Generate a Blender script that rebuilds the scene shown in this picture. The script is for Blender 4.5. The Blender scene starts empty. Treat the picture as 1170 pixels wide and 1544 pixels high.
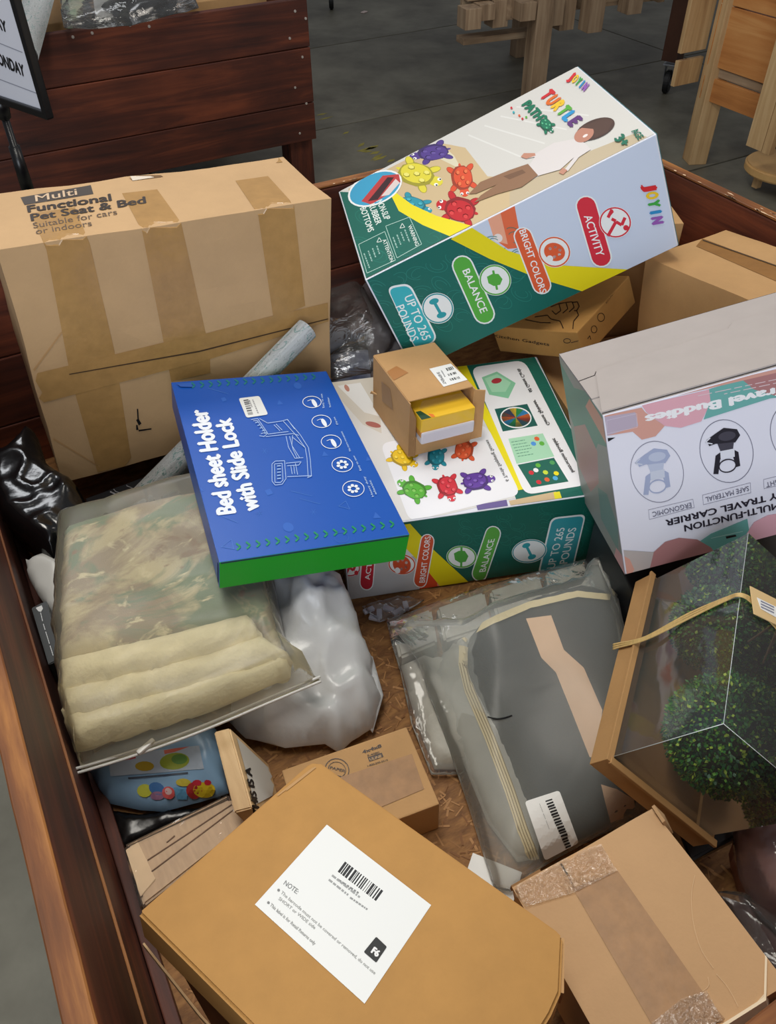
import bpy, bmesh, math, random
import numpy as np
from mathutils import Vector, Matrix, noise
from mathutils.bvhtree import BVHTree
from mathutils.geometry import delaunay_2d_cdt, tessellate_polygon
random.seed(7)
C = bpy.context.scene.collection
SC = bpy.context.scene
# ---------------------------------------------------------------- camera, world, lights, exposure
F, CX, CY = 1230.0, 585.0, 772.0
R = np.array([[0.87476485, -0.34304504, 0.34220835], [-0.48441648, -0.60270585, 0.63410277], [-0.01127484, -0.72046218, -0.69340257]])
EYE = np.array([0.0, 0.0, 1.53])
cam_data = bpy.data.cameras.new('camera'); cam = bpy.data.objects.new('camera', cam_data); C.objects.link(cam)
cam_data.sensor_fit = 'HORIZONTAL'; cam_data.sensor_width = 36.0; cam_data.lens = F / 1170 * 36.0
cam_data.clip_start = 0.02; cam_data.clip_end = 60
cam.matrix_world = Matrix(((R[0][0], -R[0][1], -R[0][2], 0), (R[1][0], -R[1][1], -R[1][2], 0), (R[2][0], -R[2][1], -R[2][2], 1.53), (0, 0, 0, 1)))
SC.camera = cam
SC.view_settings.view_transform = 'Standard'; SC.view_settings.look = 'None'
SC.view_settings.gamma = 1.0; SC.view_settings.use_curve_mapping = False
SC.view_settings.exposure = 0.16
w = bpy.data.worlds.new('warehouse_air'); SC.world = w; w.use_nodes = True
w.node_tree.nodes['Background'].inputs[0].default_value = (0.92, 0.94, 1.0, 1)
w.node_tree.nodes['Background'].inputs[1].default_value = 0.17
def area(name, loc, aim, sx, sy, power, col=(1, 1, 1)):
    d = bpy.data.lights.new(name, 'AREA'); d.shape = 'RECTANGLE'; d.size = sx; d.size_y = sy; d.energy = power; d.color = col
    o = bpy.data.objects.new(name, d); C.objects.link(o); o.location = loc
    o.rotation_euler = (Vector(aim) - Vector(loc)).to_track_quat('-Z', 'Y').to_euler(); return o
area('ceiling_fixture_near', (0.1, 0.9, 3.0), (0.45, 0.75, 0.4), 1.5, 0.5, 30, (1.0, 0.95, 0.86))
area('ceiling_fixture_back', (0.6, 3.1, 3.3), (0.7, 1.0, 0.6), 2.2, 0.5, 30, (0.95, 0.97, 1.0))
area('ceiling_fixture_right', (3.4, 1.0, 3.2), (1.6, 1.6, 0.4), 0.5, 1.6, 22, (1.0, 0.92, 0.82))
area('dock_door_daylight', (-1.5, -2.6, 2.1), (0.6, 1.0, 0.6), 2.6, 2.0, 92, (0.84, 0.91, 1.0))

# ---------------------------------------------------------------- helpers
def ray(px, py):
    v = R @ np.array([px - CX, py - CY, F]); return v / np.linalg.norm(v)
def P(px, py, z):
    r = ray(px, py); return Vector(EYE + r * (z - EYE[2]) / r[2])
def PX(px, py, x):
    r = ray(px, py); return Vector(EYE + r * x / r[0])
def PY(px, py, y):
    r = ray(px, py); return Vector(EYE + r * y / r[1])
def proj(p):
    v = R.T @ (np.array(p, float) - EYE); return (CX + F * v[0] / v[2], CY + F * v[1] / v[2])
def lin(c):
    return tuple(((x / 255) / 12.92 if x <= 10.3 else ((x / 255 + 0.055) / 1.055) ** 2.4) for x in c)
def thing(name, label, cat, loc=(0, 0, 0), group=None):
    o = bpy.data.objects.new(name, None); C.objects.link(o); o.location = loc; o.empty_display_size = 0.05
    o['label'] = label; o['category'] = cat
    if group: o['group'] = group
    return o
def tag(o, label, cat, group=None):
    o['label'] = label; o['category'] = cat
    if group: o['group'] = group
    return o
def put(name, verts, faces, mats, parent=None, idx=None, smooth=False, label=None):
    me = bpy.data.meshes.new(name); me.from_pydata([tuple(v) for v in verts], [], faces)
    for m in (mats if isinstance(mats, (list, tuple)) else [mats]): me.materials.append(m)
    if idx is not None: me.polygons.foreach_set('material_index', idx)
    if smooth: me.polygons.foreach_set('use_smooth', [True] * len(me.polygons))
    me.update(); o = bpy.data.objects.new(name, me); C.objects.link(o)
    hold(o, parent)
    if label: o['label'] = label
    return o
def world_of(o):
    return (world_of(o.parent) @ o.matrix_parent_inverse @ o.matrix_basis) if o.parent else Matrix.LocRotScale(o.location, o.rotation_euler, o.scale)
def hold(o, parent):
    """parent o, whose transform is already given in world space"""
    if parent: o.parent = parent; o.matrix_parent_inverse = world_of(parent).inverted()
def frombm(name, bm, mats, parent=None, smooth=False, label=None):
    me = bpy.data.meshes.new(name); bm.to_mesh(me); bm.free()
    for m in (mats if isinstance(mats, (list, tuple)) else [mats]): me.materials.append(m)
    if smooth: me.polygons.foreach_set('use_smooth', [True] * len(me.polygons))
    o = bpy.data.objects.new(name, me); C.objects.link(o)
    hold(o, parent)
    if label: o['label'] = label
    return o

# ---- materials (all procedural)
MATS = {}
def mat(name, col, rough=0.5, metal=0.0, spec=0.5, bump=None, var=None, stretch=None, coat=0.0, dark=None):
    """col sRGB 0-255; var=(scale, amount) brightness mottling; bump=(scale, strength); dark=second colour mixed in by var"""
    if name in MATS: return MATS[name]
    m = bpy.data.materials.new(name); m.use_nodes = True; nt = m.node_tree; N = nt.nodes; L = nt.links
    b = N['Principled BSDF']; c = lin(col) + (1,)
    b.inputs['Base Color'].default_value = c; b.inputs['Roughness'].default_value = rough
    b.inputs['Metallic'].default_value = metal; b.inputs['Specular IOR Level'].default_value = spec
    b.inputs['Coat Weight'].default_value = coat
    if var or bump:
        tc = N.new('ShaderNodeTexCoord'); mp = N.new('ShaderNodeMapping'); L.new(tc.outputs['Object'], mp.inputs[0])
        if stretch: mp.inputs['Scale'].default_value = stretch
    if var:
        n = N.new('ShaderNodeTexNoise'); n.inputs['Scale'].default_value = var[0]; n.inputs['Detail'].default_value = 6; n.inputs['Roughness'].default_value = 0.62
        L.new(mp.outputs[0], n.inputs['Vector'])
        r = N.new('ShaderNodeValToRGB'); L.new(n.outputs[0], r.inputs[0])
        r.color_ramp.elements[0].position = 0.32; r.color_ramp.elements[1].position = 0.68
        lo = lin(dark) if dark else tuple(x * (1 - var[1]) for x in c[:3]); hi = tuple(min(1, x * (1 + (0 if dark else var[1] * 0.6))) for x in c[:3])
        r.color_ramp.elements[0].color = lo + (1,); r.color_ramp.elements[1].color = hi + (1,)
        L.new(r.outputs[0], b.inputs['Base Color'])
    if bump:
        n2 = N.new('ShaderNodeTexNoise'); n2.inputs['Scale'].default_value = bump[0]; n2.inputs['Detail'].default_value = 4
        L.new(mp.outputs[0], n2.inputs['Vector'])
        bu = N.new('ShaderNodeBump'); bu.inputs['Strength'].default_value = bump[1]; bu.inputs['Distance'].default_value = 0.002
        L.new(n2.outputs[0], bu.inputs['Height']); L.new(bu.outputs[0], b.inputs['Normal'])
    MATS[name] = m; return m
def wood(name, c1, c2, c3, axis=0, scale=1.0, rough=0.5, bump=0.25, coat=0.0):
    """long-grain wood: stretched noise plus rings distorted along the board axis"""
    if name in MATS: return MATS[name]
    m = bpy.data.materials.new(name); m.use_nodes = True; nt = m.node_tree; N = nt.nodes; L = nt.links; b = N['Principled BSDF']
    tc = N.new('ShaderNodeTexCoord'); oi = N.new('ShaderNodeObjectInfo')
    ad = N.new('ShaderNodeVectorMath'); ad.operation = 'ADD'; L.new(tc.outputs['Object'], ad.inputs[0])
    ml = N.new('ShaderNodeVectorMath'); ml.operation = 'SCALE'; ml.inputs[0].default_value = (7.3, 3.1, 5.7); L.new(oi.outputs['Random'], ml.inputs['Scale'])
    L.new(ml.outputs[0], ad.inputs[1])
    mp = N.new('ShaderNodeMapping'); s = [14 * scale] * 3; s[axis] = 0.9 * scale; mp.inputs['Scale'].default_value = s; L.new(ad.outputs[0], mp.inputs[0])
    n = N.new('ShaderNodeTexNoise'); n.inputs['Scale'].default_value = 1.6; n.inputs['Detail'].default_value = 8; n.inputs['Roughness'].default_value = 0.65; n.inputs['Distortion'].default_value = 0.7
    L.new(mp.outputs[0], n.inputs['Vector'])
    n2 = N.new('ShaderNodeTexNoise'); n2.inputs['Scale'].default_value = 4 * scale; n2.inputs['Detail'].default_value = 3; L.new(ad.outputs[0], n2.inputs['Vector'])
    mx = N.new('ShaderNodeMath'); mx.operation = 'MULTIPLY_ADD'; L.new(n.outputs[0], mx.inputs[0]); mx.inputs[1].default_value = 0.68
    m2 = N.new('ShaderNodeMath'); m2.operation = 'MULTIPLY'; L.new(n2.outputs[0], m2.inputs[0]); m2.inputs[1].default_value = 0.32; L.new(m2.outputs[0], mx.inputs[2])
    r = N.new('ShaderNodeValToRGB'); L.new(mx.outputs[0], r.inputs[0]); e = r.color_ramp.elements
    e[0].position = 0.34; e[0].color = lin(c1) + (1,); e[1].position = 0.66; e[1].color = lin(c3) + (1,)
    q = e.new(0.5); q.color = lin(c2) + (1,)
    L.new(r.outputs[0], b.inputs['Base Color']); b.inputs['Roughness'].default_value = rough; b.inputs['Coat Weight'].default_value = coat
    b.inputs['Coat Roughness'].default_value = 0.3
    bu = N.new('ShaderNodeBump'); bu.inputs['Strength'].default_value = bump; bu.inputs['Distance'].default_value = 0.002; L.new(n.outputs[0], bu.inputs['Height']); L.new(bu.outputs[0], b.inputs['Normal'])
    MATS[name] = m; return m
def film(name, col, haze=0.15, rough=0.12, bump=(30, 0.5), spec=1.5, tint=(255, 255, 255)):
    """plastic film: see-through with a scattering haze and a Fresnel gloss"""
    if name in MATS: return MATS[name]
    m = bpy.data.materials.new(name); m.use_nodes = True; nt = m.node_tree; N = nt.nodes; L = nt.links; N.remove(N['Principled BSDF'])
    out = N['Material Output']; tr = N.new('ShaderNodeBsdfTransparent'); tr.inputs[0].default_value = lin(tint) + (1,)
    df = N.new('ShaderNodeBsdfDiffuse'); df.inputs[0].default_value = lin(col) + (1,)
    tl = N.new('ShaderNodeBsdfTranslucent'); tl.inputs[0].default_value = lin(col) + (1,)
    m0 = N.new('ShaderNodeMixShader'); m0.inputs[0].default_value = 0.4; L.new(df.outputs[0], m0.inputs[1]); L.new(tl.outputs[0], m0.inputs[2])
    m1 = N.new('ShaderNodeMixShader'); m1.inputs[0].default_value = haze; L.new(tr.outputs[0], m1.inputs[1]); L.new(m0.outputs[0], m1.inputs[2])
    gl = N.new('ShaderNodeBsdfGlossy'); gl.inputs['Roughness'].default_value = rough; gl.inputs[0].default_value = (1, 1, 1, 1)
    fr = N.new('ShaderNodeFresnel'); fr.inputs[0].default_value = spec
    m2 = N.new('ShaderNodeMixShader'); L.new(fr.outputs[0], m2.inputs[0]); L.new(m1.outputs[0], m2.inputs[1]); L.new(gl.outputs[0], m2.inputs[2])
    if bump:
        tc = N.new('ShaderNodeTexCoord'); n2 = N.new('ShaderNodeTexNoise'); n2.inputs['Scale'].default_value = bump[0]; n2.inputs['Detail'].default_value = 3; n2.inputs['Distortion'].default_value = 1.2
        L.new(tc.outputs['Object'], n2.inputs['Vector']); bu = N.new('ShaderNodeBump'); bu.inputs['Strength'].default_value = bump[1]; bu.inputs['Distance'].default_value = 0.006
        L.new(n2.outputs[0], bu.inputs['Height'])
        for x in (gl, fr, df): L.new(bu.outputs[0], x.inputs['Normal'])
    L.new(m2.outputs[0], out.inputs['Surface']); MATS[name] = m; return m
def ink(col, rough=0.45):
    return mat('ink_%02x%02x%02x' % tuple(int(c) for c in col), col, rough)

CARD = mat('cardboard', (190, 148, 98), 0.8, var=(9, 0.10), bump=(260, 0.15))
CARD_PALE = mat('cardboard_pale', (197, 161, 117), 0.72, var=(7, 0.08), bump=(200, 0.15))
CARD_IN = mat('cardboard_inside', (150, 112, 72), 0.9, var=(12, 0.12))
CARD_GOLD = mat('cardboard_golden', (186, 138, 74), 0.75, var=(22, 0.07), bump=(260, 0.12))
TAPE = mat('packing_tape', (178, 138, 84), 0.26, var=(35, 0.10), bump=(60, 0.35), spec=0.6)
CARD_MID = mat('cardboard_sand', (196, 156, 112), 0.75, var=(8, 0.08), bump=(220, 0.15))
TAPE_OLD = mat('old_tape', (164, 122, 78), 0.5, var=(45, 0.16), bump=(70, 0.25))
TAPE_DARK = mat('brown_tape', (152, 108, 58), 0.3, var=(30, 0.12), bump=(80, 0.3), spec=0.5)
WHITE_PAPER = mat('white_paper', (240, 240, 236), 0.6)
BLACK = mat('black_print', (22, 22, 24), 0.5)
DARKWOOD = [wood('stained_wood_%s' % 'xyz'[a], (42, 16, 10), (78, 34, 19), (120, 58, 32), a, 1.0, 0.58, 0.3, 0.0) for a in range(3)]
RIMWOOD = [wood('worn_stained_rim_%s' % 'xyz'[a], (56, 26, 9), (118, 68, 28), (178, 118, 56), a, 1.0, 0.62, 0.3, 0.0) for a in range(3)]
RAWWOOD = [wood('raw_pine_%s' % 'xyz'[a], (150, 110, 70), (196, 160, 112), (222, 190, 142), a, 0.8, 0.6, 0.2) for a in range(3)]
GREYWOOD = [wood('weathered_pine_%s' % 'xyz'[a], (110, 88, 66), (156, 130, 102), (184, 160, 130), a, 0.9, 0.7, 0.3) for a in range(3)]
ORANGEWOOD = [wood('varnished_pine_%s' % 'xyz'[a], (150, 88, 40), (196, 130, 70), (216, 158, 96), a, 0.6, 0.5, 0.15, 0.15) for a in range(3)]

def box_verts(d, bevel=0.0, cuts=0):
    bm = bmesh.new(); bmesh.ops.create_cube(bm, size=1.0)
    for v in bm.verts: v.co = Vector((v.co.x * d[0], v.co.y * d[1], v.co.z * d[2]))
    if cuts: bmesh.ops.subdivide_edges(bm, edges=bm.edges[:], cuts=cuts, use_grid_fill=True)
    if bevel and not cuts: bmesh.ops.bevel(bm, geom=bm.edges[:], offset=bevel, segments=2, affect='EDGES', profile=0.6)
    return bm
def mat4(c, M):
    return Matrix(((M[0][0], M[0][1], M[0][2], c[0]), (M[1][0], M[1][1], M[1][2], c[1]), (M[2][0], M[2][1], M[2][2], c[2]), (0, 0, 0, 1)))
I3 = [[1, 0, 0], [0, 1, 0], [0, 0, 1]]
def yawM(a): c, s = math.cos(a), math.sin(a); return [[c, -s, 0], [s, c, 0], [0, 0, 1]]
def slab(name, c, d, m, parent=None, M=I3, bevel=0.002, label=None, warp=0.0, cuts=0, fm=None):
    """a board / box: bevelled block; object placed at c so wood grain follows it. fm: dict face-> material index"""
    bm = box_verts(d, bevel, cuts)
    if warp:
        s = random.random() * 50
        for v in bm.verts:
            v.co += v.co.normalized() * warp * noise.noise(v.co * 9 + Vector((s, s, s)))
    if fm:
        for f in bm.faces:
            n = f.normal; k = max(range(3), key=lambda i: abs(n[i])); key = ('x', 'y', 'z')[k] + ('+' if n[k] > 0 else '-')
            f.material_index = fm.get(key, 0)
    me = bpy.data.meshes.new(name); bm.to_mesh(me); bm.free()
    for q in (m if isinstance(m, (list, tuple)) else [m]): me.materials.append(q)
    o = bpy.data.objects.new(name, me); C.objects.link(o); mw = mat4(c, M)
    hold(o, parent); o.matrix_basis = mw
    if label: o['label'] = label
    return o
def bvh_of(objs):
    """ray-castable copy (world space) of the finished surfaces that a label, strip or print is laid on"""
    vs, fs = [], []
    for o in (objs if isinstance(objs, (list, tuple)) else [objs]):
        base = len(vs); mw = world_of(o)
        vs += [mw @ v.co for v in o.data.vertices]; fs += [[base + i for i in p.vertices] for p in o.data.polygons]
    return BVHTree.FromPolygons(vs, fs)
def inpoly(p, poly):
    x, y = p; c = False; j = len(poly) - 1
    for i in range(len(poly)):
        xi, yi = poly[i][0], poly[i][1]; xj, yj = poly[j][0], poly[j][1]
        if (yi > y) != (yj > y) and x < (xj - xi) * (y - yi) / (yj - yi + 1e-12) + xi: c = not c
        j = i
    return c
def densify(poly, s):
    out = []
    for i in range(len(poly)):
        a = np.array(poly[i], float); b = np.array(poly[(i + 1) % len(poly)], float); n = max(1, int(np.linalg.norm((b - a)[:2]) / s))
        out += [tuple(a + (b - a) * k / n) for k in range(n)]
    return out
def trimesh2d(poly, s):
    """triangulate a simple polygon with an interior grid; returns 2D points, triangles, count of outline points"""
    pts = densify(poly, s); n = len(pts); xs = [p[0] for p in pts]; ys = [p[1] for p in pts]
    pin = []
    P2 = np.array([(p[0], p[1]) for p in pts])
    y = min(ys) + s * 0.5; row = 0
    while y < max(ys):
        x = min(xs) + s * (0.25 + 0.5 * (row % 2))
        while x < max(xs):
            if inpoly((x, y), pts) and np.min(np.hypot(P2[:, 0] - x, P2[:, 1] - y)) > s * 0.45: pin.append((x, y))
            x += s
        y += s * 0.87; row += 1
    allp = [Vector((p[0], p[1])) for p in pts] + [Vector(p) for p in pin]
    v, e, f, ov, oe, of = delaunay_2d_cdt(allp, [(i, (i + 1) % n) for i in range(n)], [list(range(n))], 1, 1e-7)
    return [tuple(q) for q in v], [list(t) for t in f], n, pts, ov
def drape(name, bvh, polys, parent, s=10, off=0.0008, label=None, stuff=False):
    """lay thin shapes on a finished surface. polys: list of (outline, material). The outlines are photograph measurements; each point goes to the surface it lies on"""
    vs, fs, idx, ms = [], [], [], []
    for k, (poly, m) in enumerate(polys):
        if m not in ms: ms.append(m)
        mi = ms.index(m); v, f, n, pts, ov = trimesh2d(poly, s); base = len(vs); ok = {}
        for i, q in enumerate(v):
            r = Vector(ray(q[0], q[1])); hit = bvh.ray_cast(Vector(EYE), r)
            if hit[0] is None: ok[i] = None; vs.append((0, 0, 0)); continue
            nn = hit[1] if hit[1].dot(r) < 0 else -hit[1]
            ok[i] = hit[0] + nn * (off + 0.00012 * k); vs.append(tuple(ok[i]))
        for t in f:
            if any(ok[i] is None for i in t): continue
            p3 = [ok[i] for i in t]
            if max((p3[a] - p3[b]).length for a, b in ((0, 1), (1, 2), (0, 2))) > max(s * 0.012, .07): continue
            nrm = (p3[1] - p3[0]).cross(p3[2] - p3[0])
            if nrm.dot(p3[0] - Vector(EYE)) > 0: t = t[::-1]
            fs.append([base + i for i in t]); idx.append(mi)
    used = sorted({i for f in fs for i in f}); mp = {a: b for b, a in enumerate(used)}
    if not fs: return None
    return put(name, [vs[i] for i in used], [[mp[i] for i in f] for f in fs], ms, parent, idx, False, label)

# ---- text outlines (Blender's built-in font), cached as 2D triangles
_TX = {}
def glyphs(s, bold):
    k = (s, round(bold, 3))
    if k in _TX: return _TX[k]
    cu = bpy.data.curves.new('t', 'FONT'); cu.body = s; cu.resolution_u = 3; cu.fill_mode = 'FRONT'
    o = bpy.data.objects.new('t', cu); C.objects.link(o); dg = bpy.context.evaluated_depsgraph_get(); me = bpy.data.meshes.new_from_object(o.evaluated_get(dg))
    v = [(q.co.x, q.co.y) for q in me.vertices]; f = [list(p.vertices) for p in me.polygons]
    bpy.data.objects.remove(o); bpy.data.curves.remove(cu); bpy.data.meshes.remove(me)
    bold *= 1.2
    if bold > .004:
        v0, f0, v, f = v, f, [], []
        for dx, dy in ((0, 0), (-bold, 0), (bold, 0), (0, bold * .7), (0, -bold * .7)): n = len(v); v += [(a + dx, b_ + dy) for a, b_ in v0]; f += [[i + n for i in t] for t in f0]
    _TX[k] = (v, f); return _TX[k]
CAPH = 0.7
def text_px(s, p0, p1, h, bold=0.02):
    v, f = glyphs(s, bold)
    if not v: return [], []
    x0 = min(q[0] for q in v); x1 = max(q[0] for q in v); p0 = np.array(p0, float); p1 = np.array(p1, float); h = np.array(h, float)
    return [tuple(p0 + (q[0] - x0) / (x1 - x0) * (p1 - p0) + q[1] / CAPH * h) for q in v], f
def homog(src, dst):
    A = []
    for (x, y), (u, v) in zip(src, dst):
        A.append([x, y, 1, 0, 0, 0, -u * x, -u * y, -u]); A.append([0, 0, 0, x, y, 1, -v * x, -v * y, -v])
    return np.linalg.svd(np.array(A, float))[2][-1].reshape(3, 3)
def clip(poly, lo, hi):
    for ax in (0, 1):
        for lim, sg in ((lo, 1), (hi, -1)):
            out = []
            for i in range(len(poly)):
                a, b = poly[i - 1], poly[i]; da = (a[ax] - lim) * sg; db = (b[ax] - lim) * sg
                if (da >= 0) != (db >= 0):
                    t = da / (da - db); out.append((a[0] + (b[0] - a[0]) * t, a[1] + (b[1] - a[1]) * t))
                if db >= 0: out.append(b)
            poly = out
            if len(poly) < 3: return []
    return poly
def ell(cx, cy, rx, ry=None, rot=0, n=28, a0=0, a1=360):
    ry = rx if ry is None else ry; c, s = math.cos(math.radians(rot)), math.sin(math.radians(rot)); o = []
    for i in range(n):
        a = math.radians(a0 + (a1 - a0) * i / n); x, y = rx * math.cos(a), ry * math.sin(a); o.append((cx + x * c - y * s, cy + x * s + y * c))
    return o
def pill(a, b, r, n=8):
    a = np.array(a, float); b = np.array(b, float); ang = math.degrees(math.atan2(b[1] - a[1], b[0] - a[0])); o = []
    for k in range(n + 1):
        t = math.radians(ang + 90 + 180 * k / n); o.append((a[0] + r * math.cos(t), a[1] + r * math.sin(t)))
    for k in range(n + 1):
        t = math.radians(ang - 90 + 180 * k / n); o.append((b[0] + r * math.cos(t), b[1] + r * math.sin(t)))
    return o
def rrect(q, r, n=5):
    """quad with rounded corners"""
    o = []; q = [np.array(p, float) for p in q]
    for i in range(4):
        p, a, b = q[i], q[i - 1], q[(i + 1) % 4]; da = (a - p) / np.linalg.norm(a - p) * r; db = (b - p) / np.linalg.norm(b - p) * r
        for k in range(n + 1):
            t = k / n; o.append(tuple((p + da) * (1 - t) ** 2 + 2 * p * t * (1 - t) + (p + db) * t * t))
    return o
FACES = {'top': ((-1, -1, 1), (1, -1, 1), (1, 1, 1), (-1, 1, 1)), 'front': ((-1, -1, -1), (1, -1, -1), (1, -1, 1), (-1, -1, 1)),
         'left': ((-1, 1, -1), (-1, -1, -1), (-1, -1, 1), (-1, 1, 1)), 'right': ((1, -1, -1), (1, 1, -1), (1, 1, 1), (1, -1, 1))}
class Sheet:
    """flat print on one face of a box; shapes are clipped to the face and stacked in hair-thin layers of ink"""
    def __init__(s, c, M, d, face, quad=None, z=None):
        M = np.array(M); c = np.array(c); d = np.array(d); k = [c + M @ (0.5 * d * np.array(q)) for q in FACES[face]]
        s.o = k[0]; s.U = k[1] - k[0]; s.V = k[3] - k[0]; s.n = np.cross(s.U, s.V); s.n /= np.linalg.norm(s.n)
        quad = quad or [proj(q) for q in k]; s.H = homog(quad, [(0, 0), (1, 0), (1, 1), (0, 1)])
        s.vs, s.fs, s.idx, s.ms, s.layer = [], [], [], [], 0
        s.z = z or (lambda x, y: (x, y)); s.m = 0.006
    def uv(s, p):
        x, y = s.z(*p[:2]); q = s.H @ np.array([x, y, 1.0]); return (q[0] / q[2], q[1] / q[2])
    def _mi(s, m):
        if not isinstance(m, bpy.types.Material): m = ink(m)
        if m not in s.ms: s.ms.append(m)
        return s.ms.index(m)
    def _emit(s, uvs, mi):
        b = len(s.vs); off = 0.0005 + 0.000013 * s.layer
        for u, v in uvs: s.vs.append(s.o + s.U * u + s.V * v + s.n * off)
        s.fs.append(list(range(b, b + len(uvs)))); s.idx.append(mi)
    def add(s, poly, m, step=True):
        if step: s.layer += 1
        mi = s._mi(m); q = [s.uv(p) for p in poly]
        for t in tessellate_polygon([[Vector((a, b, 0)) for a, b in q]]):
            t3 = [q[i] for i in t]
            if (t3[1][0] - t3[0][0]) * (t3[2][1] - t3[0][1]) - (t3[1][1] - t3[0][1]) * (t3[2][0] - t3[0][0]) < 0: t3 = t3[::-1]
            t3 = clip(t3, s.m, 1 - s.m)
            if len(t3) >= 3: s._emit(t3, mi)
        return s
    def ring(s, cx, cy, rx, ry, w, m, rot=0, n=28):
        s.layer += 1; a = ell(cx, cy, rx, ry, rot, n); b = ell(cx, cy, rx - w, ry - w, rot, n)
        for i in range(n): s.add([a[i], a[(i + 1) % n], b[(i + 1) % n], b[i]], m, False)
    def line(s, pts, w, m, close=False):
        s.layer += 1; pts = list(pts) + ([pts[0]] if close else [])
        for a, b in zip(pts, pts[1:]):
            a = np.array(a, float); b = np.array(b, float); d = b - a; l = np.linalg.norm(d)
            if l < 1e-6: continue
            nn = np.array([-d[1], d[0]]) / l * w / 2; s.add([a - nn, b - nn, b + nn, a + nn], m, False)
    def text(s, t, p0, p1, h, m, bold=0.02):
        s.layer += 1; mi = s._mi(m); v, f = text_px(t, p0, p1, h, bold); q = [s.uv(p) for p in v]
        nc = max(1, len(f) // 5) if bold * 1.2 > .004 else 10 ** 9; L0 = s.layer
        for fi, tri in enumerate(f):
            s.layer = L0 + min(4, fi // nc); t3 = [q[i] for i in tri]; ar = sum(t3[i - 1][0] * t3[i][1] - t3[i][0] * t3[i - 1][1] for i in range(len(t3)))
            if ar < 0: t3 = t3[::-1]
            t3 = clip(t3, s.m, 1 - s.m)
            if len(t3) >= 3: s._emit(t3, mi)
    def letters(s, t, p0, p1, h, cols, bold=0.05):
        p0 = np.array(p0, float); p1 = np.array(p1, float); n = len(t)
        for i, ch in enumerate(t):
            a = p0 + (p1 - p0) * (i + (0.34 if ch == 'I' else 0.06)) / n; b = p0 + (p1 - p0) * (i + (0.70 if ch == 'I' else 0.96)) / n; s.text(ch, a, b, h, cols[i % len(cols)], bold)
    def lines(s, a, b, h, n, m, bold=0.0, gap=1.9, words=None):
        """small unreadable print: rows of word-length dashes"""
        a = np.array(a, float); b = np.array(b, float); h = np.array(h, float); rnd = random.Random(int(a[0] * 7 + b[1]))
        for r in range(n):
            o = -h * gap * r; x = 0.0; end = 1.0 if r < n - 1 else rnd.uniform(0.45, 0.9)
            s.layer += 1
            while x < end:
                w = rnd.uniform(0.05, 0.16); p = a + (b - a) * x + o; q = a + (b - a) * min(x + w, end) + o
                s.add([p, q, q + h * 0.75, p + h * 0.75], m, False); x += w + 0.03
    def barcode(s, a, b, h, m=(25, 25, 28), n=26):
        a = np.array(a, float); b = np.array(b, float); h = np.array(h, float); rnd = random.Random(int(a[0] + b[1])); x = 0; s.layer += 1
        while x < 1:
            w = rnd.choice((0.5, 1, 1, 1.8)) / n; g = rnd.choice((0.5, 0.8, 1.2)) / n
            p = a + (b - a) * x; q = a + (b - a) * min(1, x + w); s.add([p, q, q + h, p + h], m, False); x += w + g
    def build(s, name, parent, label=None):
        return put(name, s.vs, s.fs, s.ms, parent, s.idx, False, label)
def turtle(s, cx, cy, r, col, dark, ang=0, head=None, sy=1.0):
    c, sn = math.cos(math.radians(ang)), math.sin(math.radians(ang)); shade = tuple(int(v * .72) for v in col); lite = dark
    def T(x, y): return (cx + r * (x * c - y * sn), cy + r * sy * (x * sn + y * c))
    def E(x, y, a, b, rot, m, n=14, st=False):
        k, q = math.cos(rot), math.sin(rot); s.add([T(x + a * math.cos(t) * k - b * math.sin(t) * q, y + a * math.cos(t) * q + b * math.sin(t) * k) for t in np.linspace(0, 6.2832, n + 1)[:-1]], m, st)
    s.layer += 1
    for x, y, ro in ((-0.72, -0.72, .8), (0.72, -0.74, -.8), (-0.72, 0.72, -.8), (0.72, 0.74, .8)): E(x, y, .42, .24, ro, shade); 
    s.layer += 1
    for x, y, ro in ((-0.76, -0.76, .8), (0.76, -0.78, -.8), (-0.76, 0.76, -.8), (0.76, 0.78, .8)): E(x, y, .34, .19, ro, col)
    s.layer += 1; E(-1.02, 0, .2, .1, 0, col); s.layer += 1; E(1.18, 0, .42, .36, 0, head or col); s.layer += 1
    s.add([T((1 + .05 * (i % 2)) * math.cos(t), (.82 + .05 * (i % 2)) * math.sin(t)) for i, t in enumerate(np.linspace(0, 6.2832, 17)[:-1])], shade); s.add([T(-.04 + .88 * math.cos(t), -.08 + .70 * math.sin(t)) for t in np.linspace(0, 6.2832, 19)[:-1]], col)
    for x, y in ((0.02, -.05), (0.48, 0.28), (0.48, -0.36), (-0.46, 0.26), (-0.46, -0.36)):
        s.add([T(x + .21 * math.cos(t), y + .18 * math.sin(t)) for t in np.linspace(.3, 6.58, 7)[:-1]], shade, False)
    s.layer += 1
    for x, y in ((0.0, -.08), (0.46, 0.25), (0.46, -0.39), (-0.48, 0.23), (-0.48, -0.39)): s.add([T(x + .17 * math.cos(t), y + .14 * math.sin(t)) for t in np.linspace(.3, 6.58, 7)[:-1]], lite, False)
    s.layer += 1
    for y in (-0.22, 0.22): E(1.32, y, .12, .12, 0, (246, 246, 246), 9)
    s.layer += 1
    for y in (-0.24, 0.24): E(1.36, y, .06, .06, 0, (20, 20, 20), 7)
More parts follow.
